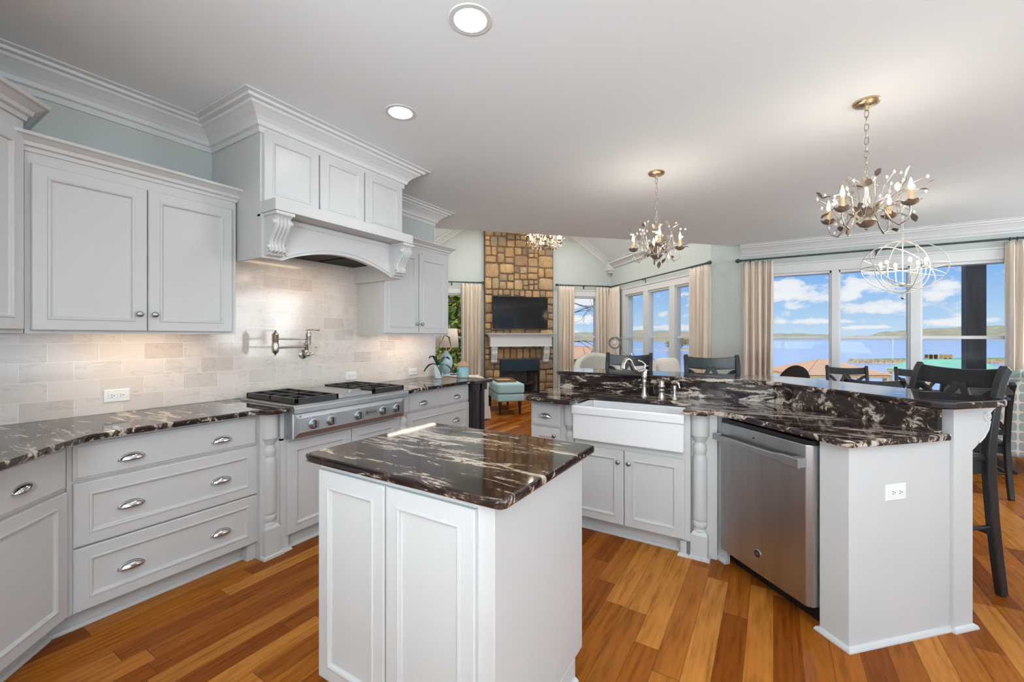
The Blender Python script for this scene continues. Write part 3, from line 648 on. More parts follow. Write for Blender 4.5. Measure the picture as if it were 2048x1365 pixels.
for kx in (.135, .262, .482, .703, .838):
    m = MB(); m.lathe([(.034, -.006), (.034, -.010), (.030, -.013), (.0005, -.013)], (kx, .0, .078), 'y', 28); b_ = mk('knob_bezel', m, M_STEEL, t, sm=40)
    m = MB(); m.lathe([(.026, -.012), (.025, -.030), (.023, -.034), (.0005, -.034)], (kx, 0, .078), 'y', 28); k = mk('knob', m, M_STEEL, t, sm=40)
    m = MB(); m.box(kx-.006, kx+.006, -.046, -.034, .056, .102); mk('grip', m, M_STEEL, k, bev=.002)
    m = MB(); m.box(kx-.0075, kx-.006, -.045, -.034, .057, .101); m.box(kx+.006, kx+.0075, -.045, -.034, .057, .101); m.box(kx-.006, kx-.003, -.0067, -.006, .117, .125); m.box(kx+.003, kx+.006, -.0067, -.006, .115, .123); mk('marking', m, M_DARK, k)
def text(s, size, M, mat_, parent, name='lettering', depth=.0005, align='CENTER', sx=1):
    c = bpy.data.curves.new(name, 'FONT'); c.body = s; c.size = size; c.extrude = depth; c.align_x = align; c.align_y = 'CENTER'
    o = bpy.data.objects.new(name, c); COL.objects.link(o); bpy.context.view_layer.update()
    me = bpy.data.meshes.new_from_object(o.evaluated_get(bpy.context.evaluated_depsgraph_get())); bpy.data.objects.remove(o)
    me.transform(M @ Matrix.Diagonal((sx, 1, 1, 1))); r = bpy.data.objects.new(name, me); COL.objects.link(r); me.materials.clear(); me.materials.append(mat_); r.parent = parent; return r
UP = Matrix.Rotation(rad(90), 4, 'X')
m = MB(); m.rings(.540, .648, .064, .100, -.006, [(0, 0), (.001, .002)]); bd = mk('badge', m, M_STEEL, t)
m = MB(); m.lathe([(.008, -.008), (.008, -.0088)], (.558, 0, .083), 'y', 20); m.box(.541, .5425, -.0088, -.008, .066, .098); mk('emblem', m, M_GRAYTXT, bd)
text('Monogram', .0145, Matrix.Translation((.606, -.0082, .084)) @ UP, M_GRAYTXT, bd)
m = MB(); m.lathe([(.005, -.006), (.005, -.009)], (.045, 0, .135), 'y', 12); mk('indicator', m, M_STEEL, t)

# ---- pot filler
t = T('pot_filler', 'satin nickel folding pot filler tap on the tile above the cooktop', 'tap', (XT, 2.045, 1.21), 90)
m = MB(); m.lathe([(.036, 0), (.036, -.006), (.028, -.012), (.016, -.016), (.014, -.05), (.018, -.055), (.018, -.075), (.010, -.082), (.0005, -.083)], (0, 0, 0), 'y', 20)
m.lathe([(.015, 0), (.016, .02), (.012, .03), (.017, .04), (.017, .075), (.020, .08), (.020, .086), (.008, .098), (.010, .106), (.004, .118), (.0005, .12)], (0, -.045, 0), 'z', 18); mk('valve_body', m, M_NICKEL, t, sm=50)
m = MB(); m.tube([(.0, -.08, 0), (.03, -.085, .005), (.055, -.085, .035), (.062, -.085, .052)], [.009, .008, .006, .007], 10); m.sphere((.063, -.085, .055), .010, 10); mk('lever', m, M_NICKEL, t, sm=50)
m = MB(); m.tube([(0, -.045, .060), (-.335, -.20, .060)], .0075, 10); mk('arm', m, M_NICKEL, t, sm=50)
m = MB(); m.lathe([(.0005, -.03), (.007, -.028), (.006, -.018), (.010, -.010), (.020, -.004), (.024, .015), (.024, .05), (.020, .072), (.022, .076), (.022, .12), (.024, .126), (.016, .135), (.007, .142), (.009, .152), (.0005, .158)], (-.335, -.20, .03), 'z', 18); mk('pivot', m, M_NICKEL, t, sm=50)
m = MB(); m.tube([(-.335, -.20, .125), (-.145, -.30, .125)], .0065, 10); mk('arm', m, M_NICKEL, t, sm=50)
m = MB(); m.lathe([(.0005, -.045), (.014, -.044), (.016, -.03), (.016, .01), (.019, .02), (.018, .04), (.010, .055), (.013, .064), (.0005, .072)], (-.145, -.30, .125), 'z', 16); mk('spout', m, M_NICKEL, t, sm=50)
m = MB(); m.tube([(-.165, -.30, .19), (-.12, -.30, .193), (-.085, -.30, .192), (-.070, -.30, .193)], [.006, .007, .006, .009], 10); m.sphere((-.066, -.30, .193), .010, 8); mk('lever', m, M_NICKEL, t, sm=50)

# ---- under cabinet LED strips, hood lamps
for i, (y0, y1) in enumerate(((.75, 1.25), (2.72, 3.38))):
    t = T('undercabinet_light', ['warm light strip under the wide left wall cabinet', 'warm light strip under the narrow right wall cabinet'][i], 'light strip', (-3.0, y0, 1.387), 90, 'under cabinet light strips')
    m = MB(); m.box(0, y1-y0, -.02, .02, -.005, -.0005); mk('housing', m, M_TRIM, t)
    m = MB(); m.box(.01, y1-y0-.01, -.014, .014, -.0062, -.0052); mk('diffuser', m, M_LED, t)
    l = lamp('strip_lamp', 'AREA', (-3.02, (y0+y1)/2, 1.378), .9, (1, .80, .60), (0, rad(18), 0), shape='RECTANGLE', size=.03, size_y=y1-y0)
lamp('hood_lamp', 'AREA', (-2.88, 1.98, 1.955), 1.9, (1, .74, .48), (0, 0, 0), shape='RECTANGLE', size=.08, size_y=.5)

# ---- island
t = T('island_cabinet', 'white kitchen island cabinet with panelled doors in the foreground', 'kitchen island', (-1.44, .985, 0), 0)
W = .78; Dp = .635
m = MB(); m.box(0, W, 0, Dp, .095, .884); m.box(.03, W-.03, .065, Dp-.07, 0, .095); m.box(W-.03, W, .065, Dp-.07, 0, .095); m.box(0, .03, .065, Dp-.07, 0, .095); mk('carcass', m, M_WHITE, t, bev=.002)
door(t, .012, .358, .103, .862, 0); door(t, .366, .724, .103, .862, 0)
F3 = Matrix.Translation((W, Dp, 0)) @ Matrix.Rotation(PI, 4, 'Z')
m = MB(F3); m.rings(.03, .38, .103, .862, 0, DOOR); mk('door', m, M_WHITE, t); m = MB(F3); m.rings(.39, .75, .103, .862, 0, DOOR); mk('door', m, M_WHITE, t)
m = MB(); m.sweep([(0, Dp-.07), (0, .065), (W, .065), (W, Dp-.07)], SHOE); m.sweep([(0, .065), (W, .065)], SHOE); mk('base_shoe', m, M_WHITE, t)
c = counter('dark granite slab with brown and white veins on top of the island', [(-1.50, .965), (-1.485, .95), (-.625, .95), (-.61, .965), (-.61, 1.63), (-.625, 1.645), (-1.485, 1.645), (-1.50, 1.63)], bev=.009)

# ================================================================== PENINSULA
t = T('peninsula_drawer_cabinet', 'slim white cabinet with a drawer at the far left end of the sink run', 'cabinet', (-1.555, 2.815, 0), 0)
m = MB(); m.box(0, .31, 0, .46, .095, .884); m.box(0, .31, .05, .46, 0, .095); mk('carcass', m, M_WHITE, t, bev=.002)
drawer(t, .012, .245, .694, .862, 0, (.128,), True, .775)
door(t, .012, .245, .103, .682, 0, knob=(.205, .635))
column(t, .322, .005, s=.09, zb=.15)
t = T('sink_cabinet', 'white two door cabinet below the white apron sink', 'cabinet', (-1.19, 2.79, 0), 0)
m = MB(); m.box(0, .745, 0, .48, .095, .645); m.box(0, .72, .06, .48, 0, .095); m.box(.735, .90, .055, .30, 0, .884); m.box(0, .745, .30, .48, .645, .66); mk('carcass', m, M_WHITE, t)
m = MB(); m.sweep([(.0, .06), (.70, .06)], SHOE); m.box(.70, .735, 0, .06, 0, .1); m.sweep([(.70, .06), (.70, 0), (.745, 0)], SHOE); mk('toe_kick', m, M_WHITE, t)
door(t, -.03, .349, .108, .600, 0, knob=(.318, .525)); door(t, .356, .728, .108, .600, 0, knob=(.388, .525))
m = MB(); m.box(.712, .7575, -.003, .056, .1, .884); mk('stile', m, M_WHITE, t)
column(t, .805, .048, s=.095, zb=.145, zt=.735)
m = MB(); m.prism([(.850, .11), (.878, .115), (.955, .034), (.97, .048), (.90, .14), (.85, .14)], 0, .884); m.sweep([(.850, .11), (.878, .115), (.955, .034)], SHOE); mk('filler', m, M_WHITE, t)
# farmhouse sink
t = T('apron_sink', 'white fireclay apron front farmhouse sink', 'sink', (-1.185, 2.735, .645), 0)
m = MB(); X1 = .722; Y1 = .335; Zt = .232
m.box(0, X1, 0, .032, 0, Zt); m.box(0, .03, .032, Y1, 0, Zt); m.box(X1-.03, X1, .032, Y1, 0, Zt); m.box(.03, X1-.03, Y1-.03, Y1, 0, Zt); m.box(.03, X1-.03, .032, Y1-.03, 0, .03)
mk('basin', m, M_PORCE, t, bev=.008)
m = MB(); m.prism([(0.002, .170), (-.010, .180), (-.010, .222), (-.004, Zt+.0), (.002, Zt)], -.004, X1+.004, 'x'); mk('rim', m, M_PORCE, t, bev=.002)
m = MB(); m.lathe([(.04, .031), (.04, .034), (.0005, .034)], (X1/2, .17, 0), seg=20); mk('drain', m, M_STEEL, t)

PB = 2.31
pts = [(-1.565, 3.27), (-1.565, 2.75), (-1.54, 2.712), (-1.325, 2.706), (-1.305, 2.675), (-1.178, 2.672), (-1.178, 3.03), (-.462, 3.03), (-.462, 2.70), (-.332, 2.705), (-.310, 2.775), xy(1.775, 2.10), xy(1.772, 1.42), xy(1.79, 1.395), xy(2.355, 1.395), xy(2.365, 1.41), xy(PB, 1.44), (PB/R2-3.27, 3.27)]
counter('dark granite countertop around the sink and above the dishwasher', pts)
m = MB(); m.prism([(-1.53, 3.272), (-.0035, 3.272), xy(PB+.001, 1.42), xy(PB+.03, 1.42), (PB/R2-3.27+.02, 3.302), (-1.53, 3.302)], .914, 1.032); single('granite_upstand', m, M_GRAN, 'dark veined granite splash wall standing behind the sink counter', 'backsplash', bev=.002)
arcR = [xy(2.24, 1.40), xy(2.26, 1.365), xy(2.30, 1.345), xy(2.60, 1.345), xy(2.65, 1.365), xy(2.68, 1.42)]
fx = 2.69/R2-3.68
counter('raised dark granite bar top along the back of the sink counter', [(-1.56, 3.60), (-1.56, 3.26), (-1.53, 3.235), (2.26/R2-3.225-.08, 3.228), xy(2.255, 2.20), xy(2.24, 2.10)]+arcR+[xy(2.69, 1.6), (fx+.10, 3.58), (fx-.04, 3.66), (-.45, 3.66), (-.62, 3.675), (-1.0, 3.675), (-1.53, 3.65)], z0=1.032, z1=1.064, name='bar_countertop', bev=.008)
# knee wall
t = T('peninsula_wall', 'white panelled knee wall carrying the raised bar top', 'half wall', (-.2, 3.40, 0), 0)
m = MB(FR(-.2, 3.40, 0).inverted()); m.prism([(-1.535, 3.305), (2.343/R2-3.305, 3.305), xy(2.343, 1.56), xy(2.42, 1.56), xy(2.42, 1.425), xy(2.54, 1.425), xy(2.54, 2.3), (2.54/R2-3.50, 3.50), (-1.535, 3.50)], 0, 1.031); mk('wall_body', m, M_WHITE, t, bev=.002)
m = MB(FR(-.2, 3.40, 0).inverted() @ MPQ); m.sweep([(2.42, 1.437), (2.42, 1.425), (2.54, 1.425), (2.54, 1.9)], SHOE); mk('base_shoe', m, M_WHITE, t)
def scroll(parent, M, name='bracket'):
    m = MB(M); S = [(0, 1.030), (.175, 1.030), (.175, 1.018), (.150, 1.005), (.128, .988), (.125, .955), (.115, .915), (.088, .880), (.055, .855), (.03, .835), (0, .815)]
    m.prism(S, -.035, .035, 'y')
    m.lathe([(.024, -.041), (.024, .041)], (.10, 0, .975), 'y', 16); m.lathe([(.010, -.045), (.010, .045)], (.10, 0, .975), 'y', 12)
    m.tube([(.118, -.036, .955), (.105, -.036, .915), (.078, -.036, .880), (.045, -.036, .855)], .006, 6)
    return mk(name, m, M_WHITE, parent, bev=.003)
B0 = FR(-.2, 3.40, 0).inverted()
scroll(t, B0 @ FR(*xy(2.54, 1.465), 45)); scroll(t, B0 @ FR(*xy(2.54, 2.05), 45)); scroll(t, B0 @ FR(-.9, 3.50, 90)); scroll(t, B0 @ FR(-.35, 3.50, 90))
# end unit
t = T('peninsula_end_panel', 'plain white end panel of the peninsula beside the dishwasher', 'cabinet', (*xy(1.83, 1.575), 0), -45)
m = MB(); m.box(0, .135, 0, .59, 0, .884); mk('carcass', m, M_WHITE, t, bev=.002)
m = MB(); m.sweep([(-.0, .02), (0, 0), (.135, 0), (.135, .59)], SHOE); mk('base_shoe', m, M_WHITE, t)
# dishwasher  (local x runs towards the camera, local y into the cabinet)
t = T('dishwasher', 'stainless steel dishwasher with a bar handle in the peninsula', 'dishwasher', (*xy(1.825, 2.172), 0), -45)
W = .592
m = MB(); m.box(.004, W-.004, .03, .47, .09, .872); m.box(.01, W-.01, .06, .47, .0, .09); mk('tub', m, M_BLACK, t)
m = MB(); m.prism([(.002, .03), (.002, -.030), (.010, -.038), (W-.028, -.038), (W-.006, -.018), (W-.002, .03)], .098, .848); dr = mk('door', m, M_STEEL, t, bev=.004)
m = MB(); m.box(.004, W-.004, -.025, .03, .849, .868)
for i in range(9): m.box(.10+i*.045, .115+i*.045, -.022, -.012, .868, .8695)
mk('control_strip', m, M_BLACK, t)
m = MB(); hy = -.085
m.bar([(.012, -.040, .765), (.012, hy, .765)], .036, .020, (1, 0, 0)); m.bar([(W-.045, -.040, .765), (W-.045, hy+.004, .765)], .046, .050, (1, 0, 0))
m.bar([(.004, hy, .765), (.42, hy, .765), (.455, hy, .765), (.48, hy, .765), (W-.015, hy, .765)], [.034, .034, .040, .050, .052], [.017, .017, .016, .014, .014], (0, 1, 0))
mk('handle', m, M_STEEL, dr, bev=.006)
m = MB(); m.lathe([(.022, -.038), (.022, -.041), (.019, -.0425), (.0005, -.0425)], (.285, 0, .205), 'y', 28); bd = mk('badge', m, M_STEEL, dr, sm=40)
m = MB(); m.lathe([(.0185, -.0425), (.0185, -.0431), (.0005, -.0431)], (.285, 0, .205), 'y', 28); mk('emblem', m, M_DARK, bd)
text('GE', .018, Matrix.Translation((.285, -.0434, .205)) @ UP, M_STEEL, bd)
m = MB(); m.box(.248, .264, -.0385, -.0378, .805, .812); mk('marking', m, M_DARK, dr)

# taps at the sink
def lathe_thing(t, name, prof, c=(0, 0, 0), mt=M_NICKEL): m = MB(); m.lathe(prof, c, 'z', 20); return mk(name, m, mt, t, sm=50)
t = T('kitchen_faucet', 'satin nickel gooseneck faucet behind the sink', 'faucet', (-.805, 3.165, .914), 0)
lathe_thing(t, 'body', [(.028, 0), (.026, .006), (.018, .025), (.0145, .06), (.016, .10), (.019, .112), (.016, .118), (.018, .128), (.021, .15), (.018, .165), (.022, .19), (.018, .2), (.0005, .202)])
m = MB(); m.tube([(0, -.005, .195), (-.015, -.03, .185), (-.035, -.05, .185), (-.055, -.075, .205), (-.062, -.095, .235), (-.068, -.115, .262), (-.078, -.14, .278), (-.090, -.165, .272), (-.098, -.185, .245), (-.102, -.195, .21)], [.017, .015, .014, .013, .012, .012, .012, .012, .013, .017], 12); mk('spout', m, M_NICKEL, t, sm=50)
m = MB(); m.tube([(0, 0, .20), (.006, .0, .235), (-.01, -.01, .25), (-.04, -.02, .262)], [.009, .007, .007, .010], 8); mk('lever', m, M_NICKEL, t, sm=50)
t = T('faucet_handle', 'satin nickel ribbed tap handle beside the gooseneck faucet', 'tap handle', (-.68, 3.15, .914), 0)
lathe_thing(t, 'body', [(.026, 0), (.024, .012), (.018, .03), (.017, .045), (.022, .052), (.022, .060), (.016, .066), (.026, .078), (.026, .088), (.016, .10), (.018, .112), (.010, .125), (.0005, .13)])
m = MB(); m.tube([(0, 0, .125), (.012, -.01, .142), (.03, -.018, .138), (.042, -.02, .134)], [.007, .009, .008, .006], 8); mk('lever', m, M_NICKEL, t, sm=50)
t = T('side_sprayer', 'satin nickel side sprayer on the right behind the sink', 'sprayer', (-.590, 3.14, .914), 0)
lathe_thing(t, 'base', [(.022, 0), (.020, .008), (.013, .018), (.010, .04), (.013, .07), (.013, .085), (.009, .095), (.0005, .096)])
m = MB(); m.tube([(-.02, 0, .112), (.0, 0, .118), (.02, -.008, .115), (.032, -.012, .105)], [.012, .016, .013, .009], 10); m.tube([(.03, -.012, .11), (.036, -.014, .08)], .004, 6); mk('spray_head', m, M_NICKEL, t, sm=50)

# ================================================================== STOOLS AND DINING SET
def xback_chair(name, label, seat_h, top_h, wd, dp, stool, group):
    """local: front of chair at -y, back at +y"""
    t = T(name, label, 'bar stool' if stool else 'dining chair', (0, 0, 0), 0, group)
    h = wd/2; yb = dp/2
    m = MB(); m.prism([(-h*.96, -yb), (-h*.9, -yb-.018), (h*.9, -yb-.018), (h*.96, -yb), (h*.88, yb-.02), (-h*.88, yb-.02)], seat_h-.035, seat_h); mk('seat', m, M_CHAIR, t, bev=.01)
    m = MB()
    for a, b_ in (((-h*.85, -yb+.02), (h*.85, -yb+.02)), ((-h*.80, yb-.03), (h*.80, yb-.03)), ((-h*.86, -yb+.02), (-h*.8, yb-.03)), ((h*.86, -yb+.02), (h*.8, yb-.03))):
        m.bar([(*a, seat_h-.068), (*b_, seat_h-.068)], .022, .066, (0, 0, 1))
    mk('apron', m, M_CHAIR, t)
    for s in (-1, 1):
        m = MB(); m.bar([(s*h*.87, -yb+.02, 0), (s*h*.87, -yb+.02, seat_h-.036)], [.030, .042], [.030, .042], (0, 1, 0)); mk('leg', m, M_CHAIR, t, bev=.004)
        x = s*h*.87; k = top_h-seat_h
        m = MB(); m.bar([(x, yb+.075, 0), (x, yb+.045, seat_h*.25), (x, yb+.015, seat_h*.55), (x, yb-.005, seat_h*.85), (x, yb-.008, seat_h), (x, yb+.004, seat_h+k*.25), (x, yb+.028, seat_h+k*.55), (x, yb+.062, seat_h+k*.82), (x, yb+.085, seat_h+k*.94), (x, yb+.105, top_h)], [.034]*10, [.046, .048, .052, .056, .056, .052, .048, .046, .048, .050], (0, 1, 0)); mk('leg', m, M_CHAIR, t, bev=.006)
    def arc_y(u, z):    # curved back surface, u in -1..1
        k = (z-seat_h)/(top_h-seat_h); return yb+.105*k**1.5+.028*(1-u*u)
    def strip(fn, hh, th, name, nseg=14):
        m = MB(); m.bar([fn(i/nseg) for i in range(nseg+1)], th, hh, (0, 0, 1) if hh > .04 else (1, 0, 0)); mk(name, m, M_CHAIR, t, bev=.004)
    def fr(i): u = -1+2*i; z = top_h-.052-.016*(1-u*u); return (u*h*.86, arc_y(u, z), z)
    strip(fr, .10 if stool else .085, .022, 'top_rail')
    zl = seat_h+.085
    def fl(i): u = -1+2*i; return (u*h*.86, arc_y(u, zl), zl)
    strip(fl, .045, .020, 'lower_rail')
    zt = top_h-.105
    for s in (-1, 1):
        def f1(i): u = s*(.98-.84*i**.8); z = zt-.02-(zt-zl-.03)*i**1.5; return (u*h*.86, arc_y(u, z), z)
        def f2(i): u = s*(.06+.84*i**1.3); z = zt+.01-(zt-zl-.02)*i; return (u*h*.86, arc_y(u, z), z)
        for f in (f1, f2):
            m = MB(); P_ = [f(i/12) for i in range(13)]; m.bar(P_, .034, .018, (0, 1, 0)); mk('back_slat', m, M_CHAIR, t, bev=.003)
    hs = (.28, .36, .32) if stool else (.16, .2, .2)
    m = MB(); m.tube([(-h*.85, -yb+.02, hs[0]), (h*.85, -yb+.02, hs[0])], .011, 8); mk('stretcher', m, M_CHAIR, t)
    m = MB(); m.tube([(-h*.85, yb+.025, hs[2]), (h*.85, yb+.025, hs[2])], .011, 8); mk('stretcher', m, M_CHAIR, t)
    for s in (-1, 1):
        m = MB(); m.tube([(s*h*.86, -yb+.02, hs[1]), (s*h*.86, yb+.025, hs[1])], .011, 8); mk('stretcher', m, M_CHAIR, t)
    return t
SG = 'black bar stools along the raised bar'
st = xback_chair('bar_stool', 'black curved back bar stool at the right end of the raised bar, nearest the camera', .74, 1.185, .46, .42, True, SG)
def put(o, x, y, rz): o.location = (x, y, 0); o.rotation_euler = (0, 0, rad(rz))
sc_ = ctree(st); sd_ = ctree(st)
# the back of a stool sits .21+.1 behind its origin
def put_back(o, bx, by, rz, off): a = rad(rz); put(o, bx+math.sin(a)*off, by-math.cos(a)*off, rz)
put_back(st, .900, 3.400, -50, .30)
put_back(sc_, -.455, 3.995, 16, .30); sc_['label'] = 'black curved back bar stool behind the middle of the bar, before the sage wall'
put_back(sd_, -1.185, 4.09, 10, .30); sd_['label'] = 'black curved back bar stool seen behind the gooseneck faucet'
DG = 'black dining chairs around the dining table'
dc = xback_chair('dining_chair', 'black dining chair with its back to the bar, left of the two near ones', .46, .965, .47, .42, False, DG)
d2 = ctree(dc); d3 = ctree(dc); d4 = ctree(dc)
put(dc, .79, 5.42, 180)
put(d2, 1.47, 5.44, 180); d2['label'] = 'black dining chair with its back to the bar, behind the nearest bar stool'
put(d3, .83, 6.72, 4); d3['label'] = 'black dining chair on the window side, in front of the left window post'
put(d4, 1.50, 6.76, -2); d4['label'] = 'black dining chair on the window side, in front of the green roof'
t = T('dining_table', 'dark dining table between the black chairs by the window', 'dining table', (1.00, 6.08, 0), 0)
m = MB(); m.prism([(-.63, -.48), (.63, -.48), (.68, -.43), (.68, .43), (.63, .48), (-.63, .48), (-.68, .43), (-.68, -.43)], .725, .755); mk('tabletop', m, M_CHAIR, t, bev=.006)
m = MB(); m.box(-.57, .57, -.36, .36, .64, .725); mk('apron', m, M_CHAIR, t)
for sx_ in (-1, 1):
    for sy in (-1, 1):
        m = MB(); m.lathe([(.022, 0), (.030, .02), (.022, .045), (.036, .09), (.024, .12), (.03, .30), (.044, .5), (.028, .54), (.045, .56), (.045, .70)], (sx_*.52, sy*.30, 0), seg=16); mk('leg', m, M_CHAIR, t, sm=45)
# patterned host chair
t = T('host_chair', 'upholstered host chair in grey green trellis fabric at the right edge', 'armchair', (2.13, 6.44, 0), -90)
m = MB(); m.box(-.26, .26, -.34, .34, .17, .47); mk('seat', m, M_TRELL, t, bev=.03)
for sx_ in (-1, 1):
    m = MB(); m.prism([(-.36, .17), (-.37, .45), (-.345, .56), (-.28, .71), (-.17, .85), (-.05, .94), (.12, 1.0), (.42, 1.02), (.44, .6), (.42, .17)], sx_*.30-.045, sx_*.30+.045, 'x'); mk('arm', m, M_TRELL, t, bev=.03)
m = MB(); m.box(-.30, .30, .30, .44, .17, 1.02); mk('back', m, M_TRELL, t, bev=.03)
for sx_ in (-1, 1):
    for y0_, y1_ in ((-.30, -.10), (.34, .46)):
        m = MB(); m.bar([(sx_*.29, y1_, 0), (sx_*.29, y0_+(y1_-y0_)*.45, .08), (sx_*.29, y0_+.02, .19)], [.032, .04, .055], [.032, .04, .055]); mk('leg', m, M_CHAIR, t)

# ================================================================== LIGHT FITTINGS
def chandelier(name, label, x, y, ztop, zc, s, group, narm=4, rot=0, watts=4.0, nspray=40, seed=1):
    rnd = random.Random(seed)
    t = T(name, label, 'chandelier', (x, y, zc), 0, group)
    H_ = ztop-zc
    m = MB(); m.lathe([(.066, H_), (.068, H_-.010), (.060, H_-.020), (.045, H_-.026), (.012, H_-.030), (.010, H_-.055), (.0005, H_-.058)], seg=28); mk('canopy', m, M_GOLD, t, sm=45)
    m = MB(); z = H_-.055; i = 0; lk = .040
    while z > .235*s/.26+.02:
        c = z-lk*.5; pts = [(.0095*math.cos(2*PI*k/12), 0, c+lk*.62*math.sin(2*PI*k/12)) for k in range(12)]
        if i % 2: pts = [(0, p[0], p[2]) for p in pts]
        m.tube(pts, .0028, 5, True); z -= lk; i += 1
    mk('chain', m, M_TOLE, t, sm=60)
    m = MB(); m.lathe([(.0005, -.085), (.008, -.08), (.006, -.07), (.030, -.062), (.052, -.035), (.046, -.028), (.022, -.02), (.016, 0), (.013, .05), (.018, .09), (.010, .12), (.008, .17), (.014, .19), (.008, .21), (.005, .235)], seg=20)
    mk('stem', m, M_TOLE, t, sm=50)
    m = MB()
    def leaf(p, d, ln, wd):
        d = Vector(d).normalized(); sd = d.cross(Vector((0, 0, 1)));
        if sd.length < .1: sd = Vector((1, 0, 0))
        sd.normalize(); up = sd.cross(d); P0 = Vector(p)
        vs = [P0]
        for (a, b_, c_) in ((.3, .42, .05), (.62, .5, .10), (.85, .28, .08)):
            vs += [P0+d*ln*a-sd*wd*b_+up*ln*c_, P0+d*ln*a+up*ln*c_*.2, P0+d*ln*a+sd*wd*b_+up*ln*c_]
        vs.append(P0+d*ln)
        m.add(vs, [(0, 2, 1), (0, 3, 2), (1, 2, 5, 4), (2, 3, 6, 5), (4, 5, 8, 7), (5, 6, 9, 8), (7, 8, 10), (8, 9, 10)])
    for k in range(12):
        a = 2*PI*k/12; leaf((.03*math.cos(a), .03*math.sin(a), -.03+.02*(k % 3)), (math.cos(a), math.sin(a), .9+.5*(k % 2)), .085, .040)
    mk('leaf_cluster', m, M_TOLE, t, sm=60); m = MB()
    for k in range(9): a = 2*PI*k/9; leaf((.012*math.cos(a), .012*math.sin(a), .17), (math.cos(a)*.7, math.sin(a)*.7, 1-.9*(k % 2)), .07, .035)
    mk('leaf_whorl', m, M_TOLE, t, sm=60)
    for k in range(narm):
        a = rot+2*PI*k/narm; ca, sa = math.cos(a), math.sin(a); R_ = s*.84
        zb = -.045+.02*(k % 2)
        path = [(0.02, -.02), (.25*R_, .035), (.42*R_, .01), (.58*R_, -.055), (.75*R_, -.088), (.92*R_, -.07), (R_, -.03), (R_, .012)]
        m = MB(); m.tube([(r*ca, r*sa, z_+zb*0) for r, z_ in path], .0052, 7); ar = mk('arm', m, M_TOLE, t, sm=60)
        m = MB(); px, py = R_*ca, R_*sa
        m.lathe([(.006, .0), (.020, .006), (.034, .014), (.0405, .024), (.038, .0225), (.018, .012), (.004, .008)], (px, py, 0), seg=12); m.add([(px+ (.040+.010*(j % 2))*math.cos(2*PI*j/16), py+(.040+.010*(j % 2))*math.sin(2*PI*j/16), .024+.006*(j % 2)) for j in range(16)]+[(px+.022*math.cos(2*PI*j/16), py+.022*math.sin(2*PI*j/16), .013) for j in range(16)], [(j, (j+1) % 16, 16+(j+1) % 16, 16+j) for j in range(16)]); mk('drip_tray', m, M_TOLE, ar, sm=40)
        m = MB(); m.lathe([(.0115, .012), (.011, .085), (.009, .09)], (px, py, 0), seg=14); mk('candle', m, M_CANDLE, ar, sm=50)
        m = MB(); m.lathe([(.004, .088), (.010, .100), (.0115, .112), (.008, .130), (.003, .150), (.0005, .156)], (px, py, 0), seg=12); mk('bulb', m, M_BULB, ar, sm=60)
        l = lamp('candle_lamp', 'POINT', (x+px*1.0, y+py, zc+.175), watts/narm, (1, .88, .74)); l.data.shadow_soft_size = .03
    m = MB(); cr = MB(); cm_ = None
    for k in range(nspray):
        a = rnd.uniform(0, 2*PI); r0 = rnd.uniform(.1, .7)*s; r1 = rnd.uniform(.45, 1.08)*s; z0 = rnd.uniform(-.06, .12); z1 = rnd.uniform(-.08, .26)*(1.15-.5*r1/s)
        a1 = a+rnd.uniform(-.5, .5)
        P0 = Vector((r0*math.cos(a), r0*math.sin(a), z0*.5)); P1 = Vector((r1*math.cos(a1), r1*math.sin(a1), z1)); md = (P0+P1)/2+Vector((0, 0, .03))
        m.tube([P0, md, P1], .0016, 4)
        dd = (P1-md)
        if k % 5 < 3:
            CP = [(.0005, -.011), (.006, -.005), (.0072, 0), (.005, .006), (.0005, .012)]
            if nspray > 100: cr.lathe(CP, tuple(P1+dd.normalized()*.01), 'z', 7)
            elif cm_ is None: cm_ = mk('crystal', MB().lathe(CP, (0, 0, 0), 'z', 8), M_SCRY, t); cm_.location = P1+dd.normalized()*.01
            else: c_ = cm_.copy(); COL.objects.link(c_); c_.parent = t; c_.location = P1+dd.normalized()*.01
        else: leaf(P1, dd, .062*rnd.uniform(.7, 1.2), .034)
    mk('spray_stems', m, M_TOLE, t, sm=60)
    if nspray > 100: tag(mk('crystals', cr, M_SCRY, t), kind='stuff')
    return t
CG = 'antique leaf chandeliers with crystal drops'
chandelier('chandelier', 'leafy silver gilt candle chandelier nearest the camera at upper right', .470, 3.252, HC, 2.065, .255, CG, 4, rad(52), 6.0, 64, 3)
chandelier('chandelier', 'leafy gilt candle chandelier hanging over the middle of the bar', -.846, 3.725, HC, 2.075, .225, CG, 4, rad(20), 6.0, 70, 5)
chandelier('chandelier', 'larger sparkling candle chandelier in front of the stone chimney', *xy(2.40, 7.40), 4.66, 3.05, .34, CG, 8, 0, 40, 170, 9)

